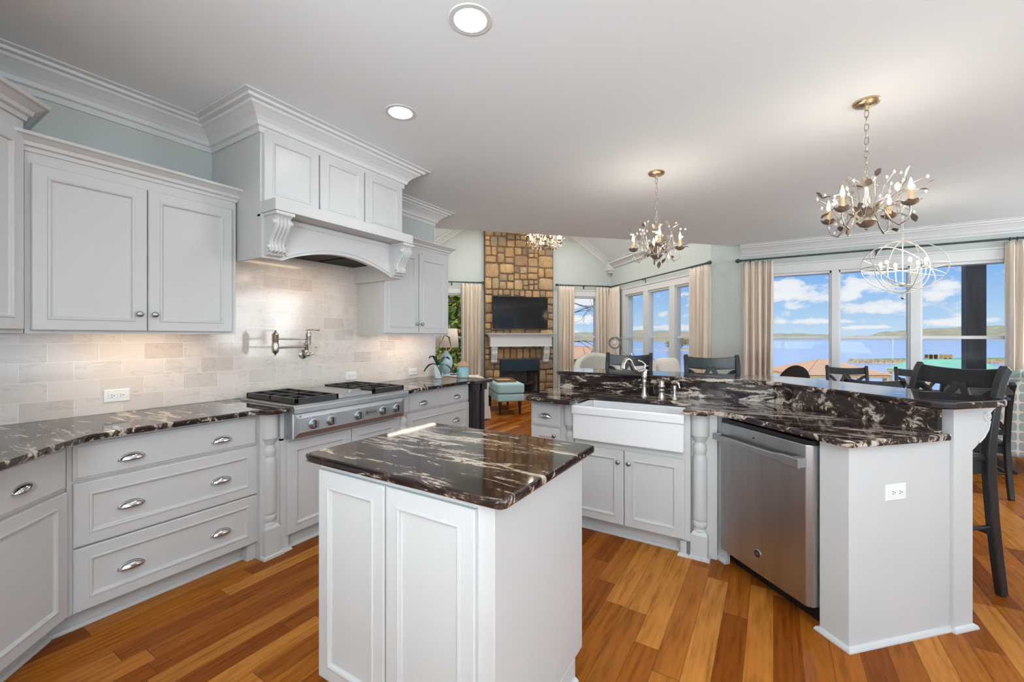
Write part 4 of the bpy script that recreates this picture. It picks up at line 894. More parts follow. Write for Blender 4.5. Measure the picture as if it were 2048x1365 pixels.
t = T('orb_chandelier', 'cream wire orb chandelier hanging before the lake window', 'chandelier', (1.150, 5.932, 2.085), 20)
m = MB(); H_ = HC-2.085; m.lathe([(.062, H_), (.062, H_-.018), (.05, H_-.024), (.0005, H_-.026)], seg=24); mk('canopy', m, M_ORB, t, sm=45)
m = MB(); z = H_-.024
i = 0
while z > .30:
    pts = [(.010*math.cos(2*PI*k/10), 0, z-.02+.025*math.sin(2*PI*k/10)) for k in range(10)]
    if i % 2: pts = [(0, p[0], p[2]) for p in pts]
    m.tube(pts, .003, 5, True); z -= .04; i += 1
mk('chain', m, M_ORB, t, sm=60)
a_, b_ = .345, .272
for k, (tx, tz) in enumerate([(0, 0), (90, 20), (90, 80), (62, 140), (118, 200), (24, 60)]):
    m = MB(); Rm = Matrix.Rotation(rad(tz), 3, 'Z') @ Matrix.Rotation(rad(tx), 3, 'X'); P_ = []
    for j in range(48):
        an = 2*PI*j/48; v = Rm @ Vector((math.cos(an), math.sin(an), 0)); P_.append((v.x*a_, v.y*a_, v.z*b_-.005))
    m.tube(P_, .0048, 6, True); mk('ring', m, M_ORB, t, sm=60)
m = MB(); m.lathe([(.005, .30), (.005, -.17), (.02, -.18), (.028, -.195), (.02, -.21), (.0005, -.215)], seg=12); mk('stem', m, M_ORB, t, sm=50)
for k in range(6):
    a = 2*PI*k/6+.3; ca, sa = math.cos(a), math.sin(a)
    m = MB(); m.tube([(0.02*ca, .02*sa, -.19), (.09*ca, .09*sa, -.195), (.15*ca, .15*sa, -.16), (.175*ca, .175*sa, -.10), (.18*ca, .18*sa, -.02)], .0045, 6); ar = mk('arm', m, M_ORB, t, sm=60)
    m = MB(); m.lathe([(.022, -.018), (.022, -.014), (.012, -.012), (.012, .022)], (.18*ca, .18*sa, 0), seg=12); mk('candle', m, M_ORB, ar, sm=40)
    m = MB(); m.lathe([(.006, .020), (.014, .034), (.0155, .046), (.010, .062), (.0005, .068)], (.18*ca, .18*sa, 0), seg=12); mk('bulb', m, M_BULB, ar, sm=60)
l = lamp('orb_lamp', 'POINT', (1.150, 5.932, 2.15), 5, (1, .86, .70)); l.data.shadow_soft_size = .18
m = MB(); m.tube([(0, 0, -.277), (0, 0, -.315)], .0012, 4); m.lathe([(.0005, -.345), (.012, -.338), (.0175, -.325), (.012, -.313), (.0005, -.308)], seg=14); mk('drop', m, M_CHROME, t, sm=60)

# ================================================================== CURTAINS
def curtain(label, M, u0, u1, z1, n, group='pleated cream drapes', ph=0):
    W = u1-u0
    def fn(u, v):
        z = .015+v*(z1-.015); k = (1-v)
        am = .038+.012*k
        if v > .93: am = .020+.012*abs(math.sin(3*PI*n*u+ph))
        y = -.085+am*math.sin(2*PI*n*u+ph+.5*math.sin(3*k+7*u))+.010*math.sin(5*PI*n*u+2*k)
        return M @ Vector((u0+W*u+.012*math.sin(4*k+u*9)*k, y, z))
    m = MB(); m.grid(fn, n*14, 26)
    return single('curtain', m, M_CURT, label, 'curtain', group, sm=80, solid=.004)
MW = FR(0, YW, 0); MQ = FR(*xy(0, QF), 45); MP_ = FR(*xy(PR, QF), -45)
curtain('beige drape on the left of the wide lake window', MW, -.40, .0, 2.475, 5)
curtain('beige drape on the right of the wide lake window at the right edge', MW, 2.35, 2.85, 2.475, 6, ph=1)
curtain('pale drape left of the stone fireplace beside the tree window', MQ, 1.10, 1.545, 2.515, 5, ph=2)
curtain('cream drape just right of the stone fireplace', MQ, 3.36, 3.74, 2.515, 5, ph=.6)
curtain('cream drape on the fireplace wall in the room corner', MQ, 4.30, 4.62, 2.515, 4, ph=1.5)
curtain('cream drape on the triple window in the room corner', MP_, .10, .56, 2.495, 5, ph=.3)
curtain('beige drape at the right end of the triple living room window', MP_, QF-6.32, QF-5.86, 2.495, 5, ph=2.2)
def rod(label, M, u0, u1, z, ends, rings, br):
    m = MB(M); m.tube([(u0, -.085, z), (u1, -.085, z)], .013, 10); o = single('curtain_rod', m, M_BRONZE, label, 'curtain rod', 'dark curtain rods', sm=60)
    Mi = Matrix.Translation(o.location).inverted() @ M
    for u, s in ends:
        m = MB(Mi); m.lathe([(.014, 0), (.024, .008*s), (.014, .018*s), (.032, .042*s), (.030, .066*s), (.015, .088*s), (.0005, .094*s)], (u, -.085, z), 'x', 14); mk('finial', m, M_BRONZE, o, sm=60)
    for u in rings:
        m = MB(Mi); m.tube([(u, -.085+.020*math.cos(2*PI*k/12), z-.004+.020*math.sin(2*PI*k/12)) for k in range(12)], .0035, 5, True); m.tube([(u, -.085, z-.024), (u, -.085, z-.042)], .002, 4); mk('ring', m, M_BRONZE, o)
    for u in br:
        m = MB(Mi); m.box(u-.008, u+.008, -.085, .0, z-.018, z-.006); m.box(u-.012, u+.012, -.006, 0, z-.07, z+.02); mk('bracket', m, M_BRONZE, o)
    return o
lin = lambda a, b_, n: [a+(b_-a)*i/(n-1) for i in range(n)]
rod('dark curtain rod above the wide lake window', MW, -.41, 2.95, 2.508, [(-.41, -1)], lin(-.36, -.02, 7)+lin(2.38, 2.8, 8), [-.30, 1.18])
rod('dark curtain rod on the left of the stone fireplace', MQ, .3, 1.53, 2.548, [(1.53, 1)], lin(1.13, 1.5, 7), [.9])
rod('dark curtain rod right of the stone fireplace', MQ, 3.36, 4.625, 2.548, [(3.36, -1)], lin(3.40, 3.70, 6)+lin(4.33, 4.58, 5), [4.0])
rod('long dark curtain rod above the triple living room window', MP_, .085, QF-5.90, 2.528, [(QF-5.90, 1)], lin(.13, .52, 6)+lin(QF-6.28, QF-5.94, 6), [1.55])

# ================================================================== LIVING ROOM
QS = 9.30                                      # face of the chimney
t = T('stone_fireplace', 'tall fieldstone chimney with a white mantel and dark firebox', 'fireplace', (*xy(2.41, QS), 0), 45)
p0, p1 = -.795, .795; rs = random.Random(11)
ox0, ox1, oz1 = -.455, .455, .845
def stone_cells(x0, x1, z0, z1, out):
    w_, h_ = x1-x0, z1-z0
    if w_ > .40 or h_ > .33 or (w_*h_ > .05 and rs.random() < .75) or (w_ > 1.9*h_ and w_ > .2) or (h_ > 1.8*w_ and h_ > .2):
        if w_ > h_*rs.uniform(.8, 1.25): c = x0+w_*rs.uniform(.36, .64); stone_cells(x0, c, z0, z1, out); stone_cells(c, x1, z0, z1, out)
        else: c = z0+h_*rs.uniform(.36, .64); stone_cells(x0, x1, z0, c, out); stone_cells(x0, x1, c, z1, out)
    else: out.append((x0, x1, z0, z1))
cells = []
stone_cells(p0, ox0, .0, oz1+.0, cells); stone_cells(ox1, p1, 0, oz1, cells)
xs = lin(p0+.12, p1-.12, 10)
for a, b_ in zip(xs[:-1], xs[1:]): cells.append((a, b_, oz1, oz1+.245))
stone_cells(p0, p0+.12, oz1, oz1+.245, cells); stone_cells(p1-.12, p1, oz1, oz1+.245, cells)
stone_cells(p0, p1, oz1+.245, 2.4, cells); stone_cells(p0, p1, 2.4, 4.55, cells)
m = MB()
for (a, b_, c, d) in cells:
    g = .008; a += g; b_ -= g; c += g; d -= g; dp = rs.uniform(.012, .035)
    cxx, czz = (a+b_)/2, (c+d)/2; K = 12; ringv = []
    base = []
    for k in range(K):
        an = 2*PI*(k+.5)/K; ca, sa = math.cos(an), math.sin(an); e = .32
        base.append((math.copysign(abs(ca)**e, ca)*rs.uniform(.93, 1.0), math.copysign(abs(sa)**e, sa)*rs.uniform(.93, 1.0)))
    vs = []
    for (f, y) in ((1, .01), (.98, -dp*.6), (.86, -dp)):
        vs += [(cxx+bx*(b_-a)/2*f, y, czz+bz*(d-c)/2*f) for bx, bz in base]
    fs = [(r*K+k, r*K+(k+1) % K, (r+1)*K+(k+1) % K, (r+1)*K+k) for r in range(2) for k in range(K)]+[tuple(range(2*K, 3*K))]
    m.add(vs, fs)
mk('stone_facing', m, M_STONE, t, sm=50)
m = MB(); m.box(p0, ox0, .002, .118, 0, 4.55); m.box(ox1, p1, .002, .118, 0, 4.55); m.box(ox0, ox1, .002, .118, oz1, 4.55); mk('mortar', m, M_MORTAR, t)
m = MB(); m.box(ox0, ox1, .55, .58, .08, oz1); m.add([(ox0, .0, .08), (ox0+.14, .55, .08), (ox0+.14, .55, oz1), (ox0, 0, oz1)], [(0, 1, 2, 3)]); m.add([(ox1, .0, .08), (ox1-.14, .55, .08), (ox1-.14, .55, oz1), (ox1, 0, oz1)], [(0, 1, 2, 3)]); m.box(ox0, ox1, 0, .58, .0, .08); m.box(ox0, ox1, 0, .58, oz1-.02, oz1); mk('firebox', m, M_FIREBR, t)
m = MB(); m.box(ox0+.005, ox1-.005, -.030, .02, oz1-.235, oz1-.004); m.box(ox0+.03, ox1-.03, -.035, .0, oz1-.265, oz1-.235); mk('hood', m, M_BLUESTEEL, t, bev=.004)
m = MB(); m.box(ox0, ox0+.03, -.025, .02, .08, oz1-.24); m.box(ox1-.03, ox1, -.025, .02, .08, oz1-.24); m.box(ox0, ox1, -.025, .02, .08, .115); mk('surround', m, M_BLACK, t)
m = MB(); m.box(-.70, .70, -.175, 0, 1.145, 1.335); m.sweep([(-.70, 0), (-.70, -.175), (.70, -.175), (.70, 0)], [(0, 0), (.012, 0), (.018, .022), (.050, .060), (.082, .072), (.088, .092), (0, .092)], 1.335); m.box(-.705, .705, -.18, 0, 1.135, 1.15); mt_ = mk('mantel_shelf', m, M_TRIM, t)
for cx_ in (-.60, .60):
    m = MB(); m.prism([(0, 1.135), (-.15, 1.135), (-.15, 1.10), (-.13, 1.05), (-.135, .98), (-.105, .90), (-.085, .84), (-.09, .80), (-.06, .77), (0, .76)], cx_-.065, cx_+.065, 'x')
    for o in (-.04, 0, .04): m.tube([(cx_+o, y-.002, z) for y, z in [(-.15, 1.10), (-.13, 1.05), (-.135, .98), (-.105, .90), (-.085, .84)]], .012, 6)
    mk('corbel', m, M_TRIM, t, bev=.004)
m = MB(); m.box(-.85, .85, -.62, -.002, 0, .045)
for k in range(-4, 4): m.box(k*.21+.005, k*.21+.205, -.61, -.31, .045, .055); m.box(k*.21+.10, k*.21+.20, -.305, -.01, .045, .055)
mk('hearth', m, M_STONE, t, bev=.006)
for i, (dx, an, rr) in enumerate(((.06, 20, .055), (.16, -35, .05))):
    m = MB(); ca, sa = math.cos(rad(an)), math.sin(rad(an)); M5 = FR(*xy(2.41+dx, QS+.24), 45+an)
    m.M = M5; m.tube([(-.26, 0, .15+.0*i), (-.08, .01, .165+.08*i), (.1, -.01, .16+.11*i), (.26, 0, .15+.17*i)], [rr*.9, rr, rr, rr*.85], 9)
    single('fire_log', m, M_LOG, ['charred log lying across the bottom of the firebox', 'charred log leaning upward on the other log in the firebox'][i], 'log', sm=50)
m = MB(FR(*xy(2.41, QS+.24), 45))
for x in (-.2, .2): m.box(x-.012, x+.012, -.15, .15, .085, .10)
single('fire_grate', m, M_IRON, 'black iron grate under the logs in the firebox', 'grate')
t = T('television', 'flat black television mounted on the stone chimney', 'television', (*xy(2.41, QS-.055), 1.53), 45)
m = MB(); m.box(-.635, .635, -.035, .0, 0, .715); mk('bezel', m, M_BLACK, t, bev=.004)
m = MB(); m.box(-.627, .627, -.0365, -.035, .012, .707); mk('screen', m, M_TV, t)
m = MB(); m.box(-.2, .2, 0, .03, .2, .5); mk('mount', m, M_IRON, t)

# ottoman bench and tray
t = T('ottoman_bench', 'aqua upholstered ottoman bench on dark legs before the fireplace', 'ottoman', (*xy(1.69, 7.66), 0), 45)
m = MB(); m.box(-.235, .235, -.56, .56, .24, .365); mk('base', m, M_BLUEFAB, t, bev=.02)
m = MB(); m.box(-.24, .24, -.565, .565, .372, .545); mk('cushion', m, M_BLUEFAB, t, bev=.035)
for sx_ in (-1, 1):
    for sy in (-1, 1):
        m = MB(); m.lathe([(.013, 0), (.019, .02), (.032, .20), (.036, .215), (.030, .228), (.030, .24)], (sx_*.175, sy*.47, 0), seg=14); mk('leg', m, M_LEG, t, sm=40)
t = T('serving_tray', 'wooden tray lying on the aqua ottoman', 'tray', (*xy(1.67, 7.60), .546), 45)
m = MB(); m.box(-.17, .17, -.26, .26, 0, .012)
for a in ((-.17, .17, -.26, -.245), (-.17, .17, .245, .26), (-.17, -.155, -.26, .26), (.155, .17, -.26, .26)): m.box(*a, .012, .04)
mk('frame', m, M_TRAY, t, bev=.002); m = MB(); m.box(-.15, .15, -.24, .24, .0125, .015); mk('inlay', m, M_TRAYIN, t)
# skirted slipper chair behind the console
t = T('skirted_chair', 'cream skirted armchair half hidden behind the dark console', 'armchair', (*xy(.80, 7.25), 0), 45)
m = MB(); m.box(-.36, .36, -.38, .38, .18, .46); mk('seat', m, M_CREAM, t, bev=.05)
for s in (-1, 1):
    m = MB(); m.box(s*.37-.08, s*.37+.08, -.40, .36, .18, .55); m.tube([(s*.37, -.41, .575), (s*.37, .36, .575)], .095, 14); mk('arm', m, M_CREAM, t, sm=50)
m = MB(); m.box(-.40, .40, .30, .46, .18, .66); mk('back', m, M_CREAM, t, bev=.05)
m = MB()
def sk(u, v):
    P_ = [(-.47, -.42), (.47, -.42), (.47, .47), (-.47, .47), (-.47, -.42)]; k = u*4; i = min(3, int(k)); f = k-i
    x = P_[i][0]*(1-f)+P_[i+1][0]*f; y = P_[i][1]*(1-f)+P_[i+1][1]*f; r = 1+.03*(1-v)+.012*math.sin(u*130)*(1-v)
    return (x*r, y*r, .02+.20*v)
m.grid(sk, 160, 4); mk('skirt', m, M_CREAM, t, sm=60)
# dark console with fluted posts
t = T('console_table', 'dark wood console with fluted corner posts beyond the kitchen counter', 'console table', (-2.90, 3.65, 0), 0)
m = MB(); m.box(-.30, .345, -.185, .13, .868, .902); mk('tabletop', m, M_DARKWOOD, t, bev=.006)
m = MB(); m.box(-.27, .28, -.14, .0, .10, .80); m.box(-.28, .315, -.16, .03, .80, .868); m.box(-.28, .315, -.16, .03, .03, .10); mk('case', m, M_DARKWOOD, t, bev=.004)
for (px, py) in ((.27, -.115), (.27, -.02), (-.24, -.115), (-.24, -.02)):
    m = MB(); n = 48; vs = []
    prof = [(.052+.006*math.cos(2*PI*k*12/n)) for k in range(n)]
    for z in (.10, .80): vs += [(px+prof[k]*math.cos(2*PI*k/n), py+prof[k]*math.sin(2*PI*k/n), z) for k in range(n)]
    m.add(vs, [(k, (k+1) % n, n+(k+1) % n, n+k) for k in range(n)]); m.box(px-.06, px+.06, py-.06, py+.06, 0, .10); m.box(px-.06, px+.06, py-.06, py+.06, .80, .868); mk('post', m, M_DARKWOOD, t, sm=60)
# orchid
t = T('potted_orchid', 'orchid with dark green leaves in a pale tapered pot by the wall end', 'potted plant', (-2.985, 3.40, .914), 0)
m = MB(); m.lathe([(.030, 0), (.034, .003), (.052, .135), (.053, .142), (.046, .142), (.044, .13)], seg=24); mk('pot', m, M_WHITEPOT, t, sm=40)
m = MB(); m.lathe([(.0005, .128), (.044, .128)], seg=16, caps=False); mk('soil', m, M_BARK, t)
def oleaf(a, ln, wd, droop, z0=.135):
    m = MB(); ca, sa = math.cos(a), math.sin(a)
    def fn(u, v):
        r = ln*v; z = z0+.09*math.sin(v*PI*.75)*(1-droop)+.05*v-droop*ln*v*v*1.1; wv = wd*math.sin(PI*min(1, .12+.88*v)**.8)*(u-.5)*2
        return (ca*r-sa*wv, sa*r+ca*wv, z-.02*(1-abs(u-.5)*2)*v)
    m.grid(fn, 4, 10); return mk('leaf', m, M_LEAF, t, sm=70, solid=.003)
for a, ln, wd, dr in ((.4, .17, .034, .75), (3.5, .16, .034, .7), (1.3, .14, .032, .2), (2.4, .13, .03, .35), (5.6, .17, .036, .8), (4.6, .13, .03, .1)): oleaf(a, ln, wd, dr)
m = MB(); m.tube([(0, 0, .13), (.004, .0, .30), (.012, .01, .42), (.035, .03, .50)], [.0032, .003, .0025, .002], 6); mk('stem', m, M_LEAF, t)
m = MB(); m.tube([(.012, .01, .36), (.05, .04, .455), (.085, .07, .43), (.10, .085, .32)], [.003, .006, .010, .003], 6); mk('bud_spray', m, M_LEAF, t, sm=60)
# bird canister
t = T('bird_canister', 'teal canister painted with a bird under a tan conical lid', 'canister', (-2.90, 3.70, .902), 0)
m = MB(); m.lathe([(.062, 0), (.066, .004), (.066, .125), (.062, .13)], seg=28); mk('body', m, M_TEAL, t, sm=40)
m = MB(); m.lathe([(.078, .126), (.080, .132), (.045, .165), (.016, .185), (.012, .20), (.0005, .205)], seg=24); mk('lid', m, M_THATCH, t, sm=40)
m = MB(); m.lathe([(.067, .0), (.067, .012)], seg=28, caps=False); mk('base_band', m, M_THATCH, t)
M6 = Matrix.Rotation(rad(-38), 4, 'Z')
m = MB(M6); m.add([(.0, -.0672, .06), (.03, -.060, .075), (.035, -.058, .095), (.015, -.0668, .085), (-.005, -.0672, .105), (-.012, -.0668, .08), (-.03, -.0605, .07), (-.01, -.0668, .055)], [(0, 1, 2, 3), (3, 4, 5, 0), (5, 6, 7, 0)]); mk('bird_motif', m, M_DARKWOOD, t)
# table lamp on its stand in the living room
t = T('side_table', 'small dark side table under the lamp by the tree window', 'side table', (*xy(.66, 8.0), 0), 45)
m = MB(); m.lathe([(.0005, .60), (.28, .60), (.28, .63), (.0005, .63)], seg=32); mk('tabletop', m, M_DARKWOOD, t, sm=30)
m = MB(); m.lathe([(.16, 0), (.16, .03), (.04, .06), (.03, .3), (.05, .58), (.05, .60)], seg=20); mk('pedestal', m, M_DARKWOOD, t, sm=40)
t = T('table_lamp', 'pale blue glass table lamp with a tan cone shade', 'lamp', (*xy(.66, 8.0), .63), 45)
m = MB(); m.lathe([(.08, 0), (.085, .012), (.05, .03), (.09, .10), (.125, .22), (.11, .34), (.05, .42), (.03, .46), (.0005, .465)], seg=28); mk('base', m, M_BLUEGL, t, sm=50)
m = MB(); m.lathe([(.235, .525), (.205, .87)], seg=32, caps=False); mk('lamp_shade', m, M_SHADE, t, sm=50, solid=.004)
m = MB(); m.tube([(0, 0, .46), (0, 0, .62)], .008, 8); m.sphere((0, 0, .66), .035, 10); mk('fitting', m, M_NICKEL, t, sm=50)

# armchair by the corner, sofa, globe floor lamp
t = T('swivel_armchair', 'pale rounded armchair in front of the corner window', 'armchair', (*xy(3.62, 7.75), 0), 30)
m = MB(); m.box(-.36, .36, -.36, .36, .12, .46); mk('seat', m, M_LINEN, t, bev=.06)
m = MB()
def cb(u, v):
    a = PI*(-.08+1.16*u); return (.43*math.cos(a), .02+.43*math.sin(a), .10+v*(.56+.36*max(0, math.sin(a))**.8))
m.grid(cb, 28, 10); mk('back', m, M_LINEN, t, sm=70, solid=.12)
m = MB(); m.lathe([(.26, 0), (.26, .04), (.08, .06), (.08, .12)], seg=24); mk('base', m, M_DARKWOOD, t)
t = T('sofa', 'beige sofa with large cushions, seen between the two farther bar stools', 'sofa', (*xy(3.93, 6.10), 0), 135+90)
m = MB(); m.box(-.52, .52, -.42, .42, .10, .44); mk('base', m, M_CREAM, t, bev=.05)
m = MB(); m.box(-.52, .52, -.46, -.26, .10, .86); mk('back', m, M_CREAM, t, bev=.07)
for s in (-1, 1): m = MB(); m.box(s*.60-.09, s*.60+.09, -.46, .42, .10, .64); mk('arm', m, M_CREAM, t, bev=.07)
for i, (px, py, rz_, nm) in enumerate(((-.27, -.10, 8, 'large beige cushion standing at the left on the sofa'), (.27, -.08, -12, 'large beige cushion standing at the right on the sofa'))):
    Ms = FR(*xy(3.93, 6.10), 225) @ Matrix.Translation((px, py, .44)) @ Matrix.Rotation(rad(rz_), 4, 'Z') @ Matrix.Rotation(rad(14), 4, 'X')
    m = MB()
    def pf(u, v, sgn):
        a, b2 = 2*u-1, 2*v-1; th = .10*((1-a**4)*(1-b2**4))**.6
        return Ms @ Vector((a*.24*(1-.06*b2*b2), sgn*th, .29+b2*.29*(1-.06*a*a)))
    m.grid(lambda u, v: pf(u, v, 1), 12, 12); m.grid(lambda u, v: pf(u, v, -1), 12, 12)
    single('sofa_cushion', m, M_CREAM, nm, 'cushion', 'beige cushions on the sofa', sm=80)
t = T('globe_floor_lamp', 'slender metal floor lamp with a clear glass globe before the triple window', 'floor lamp', (*xy(3.92, 7.15), 0), 0)
Dv = Vector((math.cos(rad(31.5)), math.sin(rad(31.5)), 0))
m = MB(); m.lathe([(.13, 0), (.13, .015), (.02, .025), (.0005, .026)], seg=24); mk('base', m, M_STEEL, t, sm=40)
P_ = [Vector((0, 0, .02)), Vector((0, 0, .6)), Dv*.02+Vector((0, 0, 1.15)), Dv*.03+Vector((0, 0, 1.26)), Dv*.0+Vector((0, 0, 1.30)), Dv*-.12+Vector((0, 0, 1.33)), Dv*-.25+Vector((0, 0, 1.35))]
m = MB(); m.tube(P_, .008, 8); mk('stem', m, M_STEEL, t, sm=60)
G_ = Dv*-.25+Vector((0, 0, 1.235))
m = MB(); m.sphere(G_, .115, 20); mk('globe', m, M_GLOBE, t, sm=80)
m = MB(); m.lathe([(.012, .115), (.022, .10), (.02, .05), (.0005, .048)], tuple(G_), seg=12); mk('socket', m, M_STEEL, t, sm=50)
m = MB(); m.sphere(G_+Vector((0, 0, .0)), .038, 12, sz=1.3); mk('bulb', m, M_SHADE, t, sm=70)
m = MB(); m.tube([Vector((.0, .0, .3)), Dv*-.20+Vector((0, 0, 1.0)), Dv*-.25+Vector((0, 0, 1.15))], .006, 6); mk('brace', m, M_STEEL, t)
m = MB(); m.tube([Dv*.02+Vector((0, 0, 1.0)), Dv*-.13+Vector((0, 0, 1.08))], .005, 6); m.sphere(Dv*.07+Vector((0, 0, 1.0)), .05, 10); mk('reading_head', m, M_STEEL, t, sm=60)

# ================================================================== OUTSIDE
def DP(u, v, d):     # point seen at photo pixel (u, v), d metres ahead
    a = (u-1024)/853.33; s, c = math.sin(rad(31.5)), math.cos(rad(31.5))
    return Vector((d*(-s+a*c), d*(c+a*s), 1.35+(674-v)/853.33*d))
m = MB(); m.box(-6000, 6000, 16, 6000, -8.2, -8.0); struct('lake', m, M_WATER); bpy.data.objects['lake']['kind'] = 'structure'
def hills(label, pts, d, zb=-9):
    m = MB(); vs = []; n = len(pts)
    for (u, v) in pts: p = DP(u, v, d); vs += [(p.x, p.y, zb), tuple(p), tuple(p*1.25+Vector((0, 0, 2)))]
    m.add(vs, [(3*i+k, 3*i+3+k, 3*i+4+k, 3*i+1+k) for i in range(n-1) for k in (0, 1)])
    return struct('hills', m, M_HILL, sm=60)
rh = random.Random(2)
hills('', [(u, 668-4*math.sin(u*.011)**2-2.5*rh.random()+(6 if 1380 < u < 1750 else 0)-max(0, (u-1800)*.07)) for u in range(820, 2300, 14)], 1500, -12)
hills('', [(u, 671-3*rh.random()-3*math.sin(u*.03)**2) for u in range(840, 1420, 10)], 900, -12)
# near bank under the house
m = MB(); m.add([(-60, 4, -3.2), (40, 10.4, -3.2), (40, 30, -7.6), (-60, 30, -7.6), (-60, 44, -9), (40, 40, -9)], [(0, 1, 2, 3), (3, 2, 5, 4)]); struct('ground', m, M_GRASS)
# jetty
m = MB(); a = [DP(1692, 700, 158), DP(1715, 700, 152), DP(1800, 700, 150), DP(1960, 700, 151), DP(2300, 700, 150), DP(2300, 700, 175), DP(1960, 700, 170), DP(1760, 700, 166)]
m.prism([(p.x, p.y) for p in a], -9, -7.75); single('sand_spit', m, M_SAND, 'sandy spit reaching into the lake behind the dining chairs', 'sand spit')
b = [DP(1728, 700, 157), DP(1800, 700, 152.5), DP(1960, 700, 153), DP(2300, 700, 152), DP(2300, 700, 173), DP(1960, 700, 168), DP(1770, 700, 163)]
m = MB(); m.prism([(p.x, p.y) for p in b], -7.745, -6.95); single('grass_strip', m, M_GRASS, 'green mown grass along the top of the lake spit', 'grass', kind='stuff')
m = MB(); rk = random.Random(4)
for i in range(520):
    u = 1698+rk.random()*312; d0 = 150.2 if u > 1800 else 150.2+max(0, (1715-u))*.3+(1800-u)*.02; f = rk.random(); p = DP(u, 700, d0+f*2.6); s_ = rk.uniform(.3, .65)
    m.sphere((p.x, p.y, -7.9+f*.95), s_, 6, sz=.7)
single('riprap_rocks', m, M_ROCK, 'tan rocks lining the shore of the lake spit', 'rocks', kind='stuff')
def fl(p): return (p.x, p.y)
p = DP(1786, 714, 158); m = MB(); m.tube([(p.x, p.y, -7), (p.x, p.y, 1.2)], .14, 8); single('flagpole', m, M_TRIM, 'thin white flagpole standing on the grassy lake spit', 'flagpole')
for i, (u, wd, lab) in enumerate(((1863, 1.7, 'dark slatted dock crate on the grassy lake spit, left of two'), (1892, 1.6, 'pale slatted dock crate on the grassy lake spit, right of two'))):
    p = DP(u, 712, 160); t = T('dock_crate', lab, 'crate', (p.x, p.y, -6.95), 20, 'crates on the lake spit')
    m = MB()
    for k in range(4): m.box(-wd, wd, -.8, .8, .4+k*.32, .62+k*.32)
    mk('slats', m, [M_WICK, M_TIMBER][i], t); m = MB()
    for x in (-wd*.9, 0, wd*.9): m.box(x-.1, x+.1, -.9, .9, 0, 1.7)
    mk('posts', m, M_TIMBER, t)
# tan hip roofed boathouse
def building(name, label, apex, eaves, roof_mat, hz, parts):
    o = T(name, label, 'boathouse', (apex[0][0], apex[0][1], -8.0), 0); I = Vector((apex[0][0], apex[0][1], -8.0)); return o, I
A1 = DP(1643, 720, 47); c0, c1 = DP(1577, 741, 47), DP(1588, 752, 40)
t = T('boathouse', 'boathouse with a tan metal hip roof by the water', 'boathouse', (A1.x, A1.y, -8), 31.5)
def hip(M, hw, hd, ridge, z0, z1, mt, ribs, parent):
    m = MB(); m.add([(-hw, -hd, z0), (hw, -hd, z0), (hw, hd, z0), (-hw, hd, z0), (-ridge, 0, z1), (ridge, 0, z1)], [(0, 1, 5, 4), (1, 2, 5), (2, 3, 4, 5), (3, 0, 4), (3, 2, 1, 0)]); r = mk('roof', m, mt, parent)
    m = MB(); n = ribs
    for i in range(n+1):
        x = -hw+2*hw*i/n; k = max(0, (abs(x)-ridge)/(hw-ridge)) if hw > ridge else 0; y1 = -hd*k
        if k < .98: m.bar([(x, -hd, z0+.03), (x, y1, z0+(z1-z0)*(1-k)+.03)], .06, .05, (1, 0, 0))
    for i in range(n+1):
        y = -hd+2*hd*i/n; k = abs(y)/hd
        if ridge < hw and k < .98: m.bar([(-hw, y, z0+.03), (-hw+(hw-ridge)*(1-k), y, z0+(z1-z0)*(1-k)+.03)], .06, .05, (0, 1, 0))
    m.bar([(-ridge, 0, z1+.03), (ridge, 0, z1+.03)], .14, .08, (0, 0, 1))
    for sx_ in (-1, 1): m.bar([(sx_*hw, -hd, z0+.03), (sx_*ridge, 0, z1+.03)], .14, .08, (0, 0, 1))
    mk('seams', m, mt, r)
z0 = DP(1600, 753, 42).z+8; z1 = A1.z+8
hip(None, 4.4, 3.8, .5, z0, z1, M_TANROOF, 16, t)
m = MB(); m.box(-4.3, 4.3, -3.72, 3.72, z0-.35, z0-.02); mk('fascia', m, M_TIMBER, t)
for sx_ in (-1, -.33, .33, 1):
    for sy in (-1, 1): m = MB(); m.box(sx_*4.0-.12, sx_*4.0+.12, sy*3.4-.12, sy*3.4+.12, 0, z0-.3); mk('pier', m, M_TIMBER, t)
A2 = DP(1886, 719.5, 58)
t = T('boathouse', 'boathouse with a long green metal roof beyond the dining chairs', 'boathouse', (A2.x, A2.y, -8), 31.5+4)
z0 = A2.z+8-1.45; z1 = A2.z+8
hip(None, 5.3, 3.0, 4.9, z0, z1, M_GRNROOF, 30, t)
m = MB(); m.box(-5.2, 5.2, -2.9, 2.9, z0-.4, z0-.02); mk('fascia', m, M_TIMBER, t)
for sx_ in (-1, 0, 1):
    for sy in (-1, 1): m = MB(); m.box(sx_*5.0-.15, sx_*5.0+.15, sy*2.6-.15, sy*2.6+.15, 0, z0-.3); mk('pier', m, M_TIMBER, t)
A3 = DP(1172, 694, 40)
t = T('boathouse', 'low orange roofed dock shelter below the narrow corner window', 'boathouse', (A3.x, A3.y, -8), 40)
hip(None, 2.3, 3, 2.0, A3.z+8-1.0, A3.z+8, M_TANROOF, 20, t)
m = MB(); m.box(-2.2, 2.2, -2.9, 2.9, A3.z+8-1.3, A3.z+8-1.0); mk('fascia', m, M_POST, t)
for sx_ in (-1, 0, 1): m = MB(); m.box(sx_*2.0-.12, sx_*2.0+.12, -2.7, -2.5, 0, A3.z+8-1.2); mk('pier', m, M_TIMBER, t)
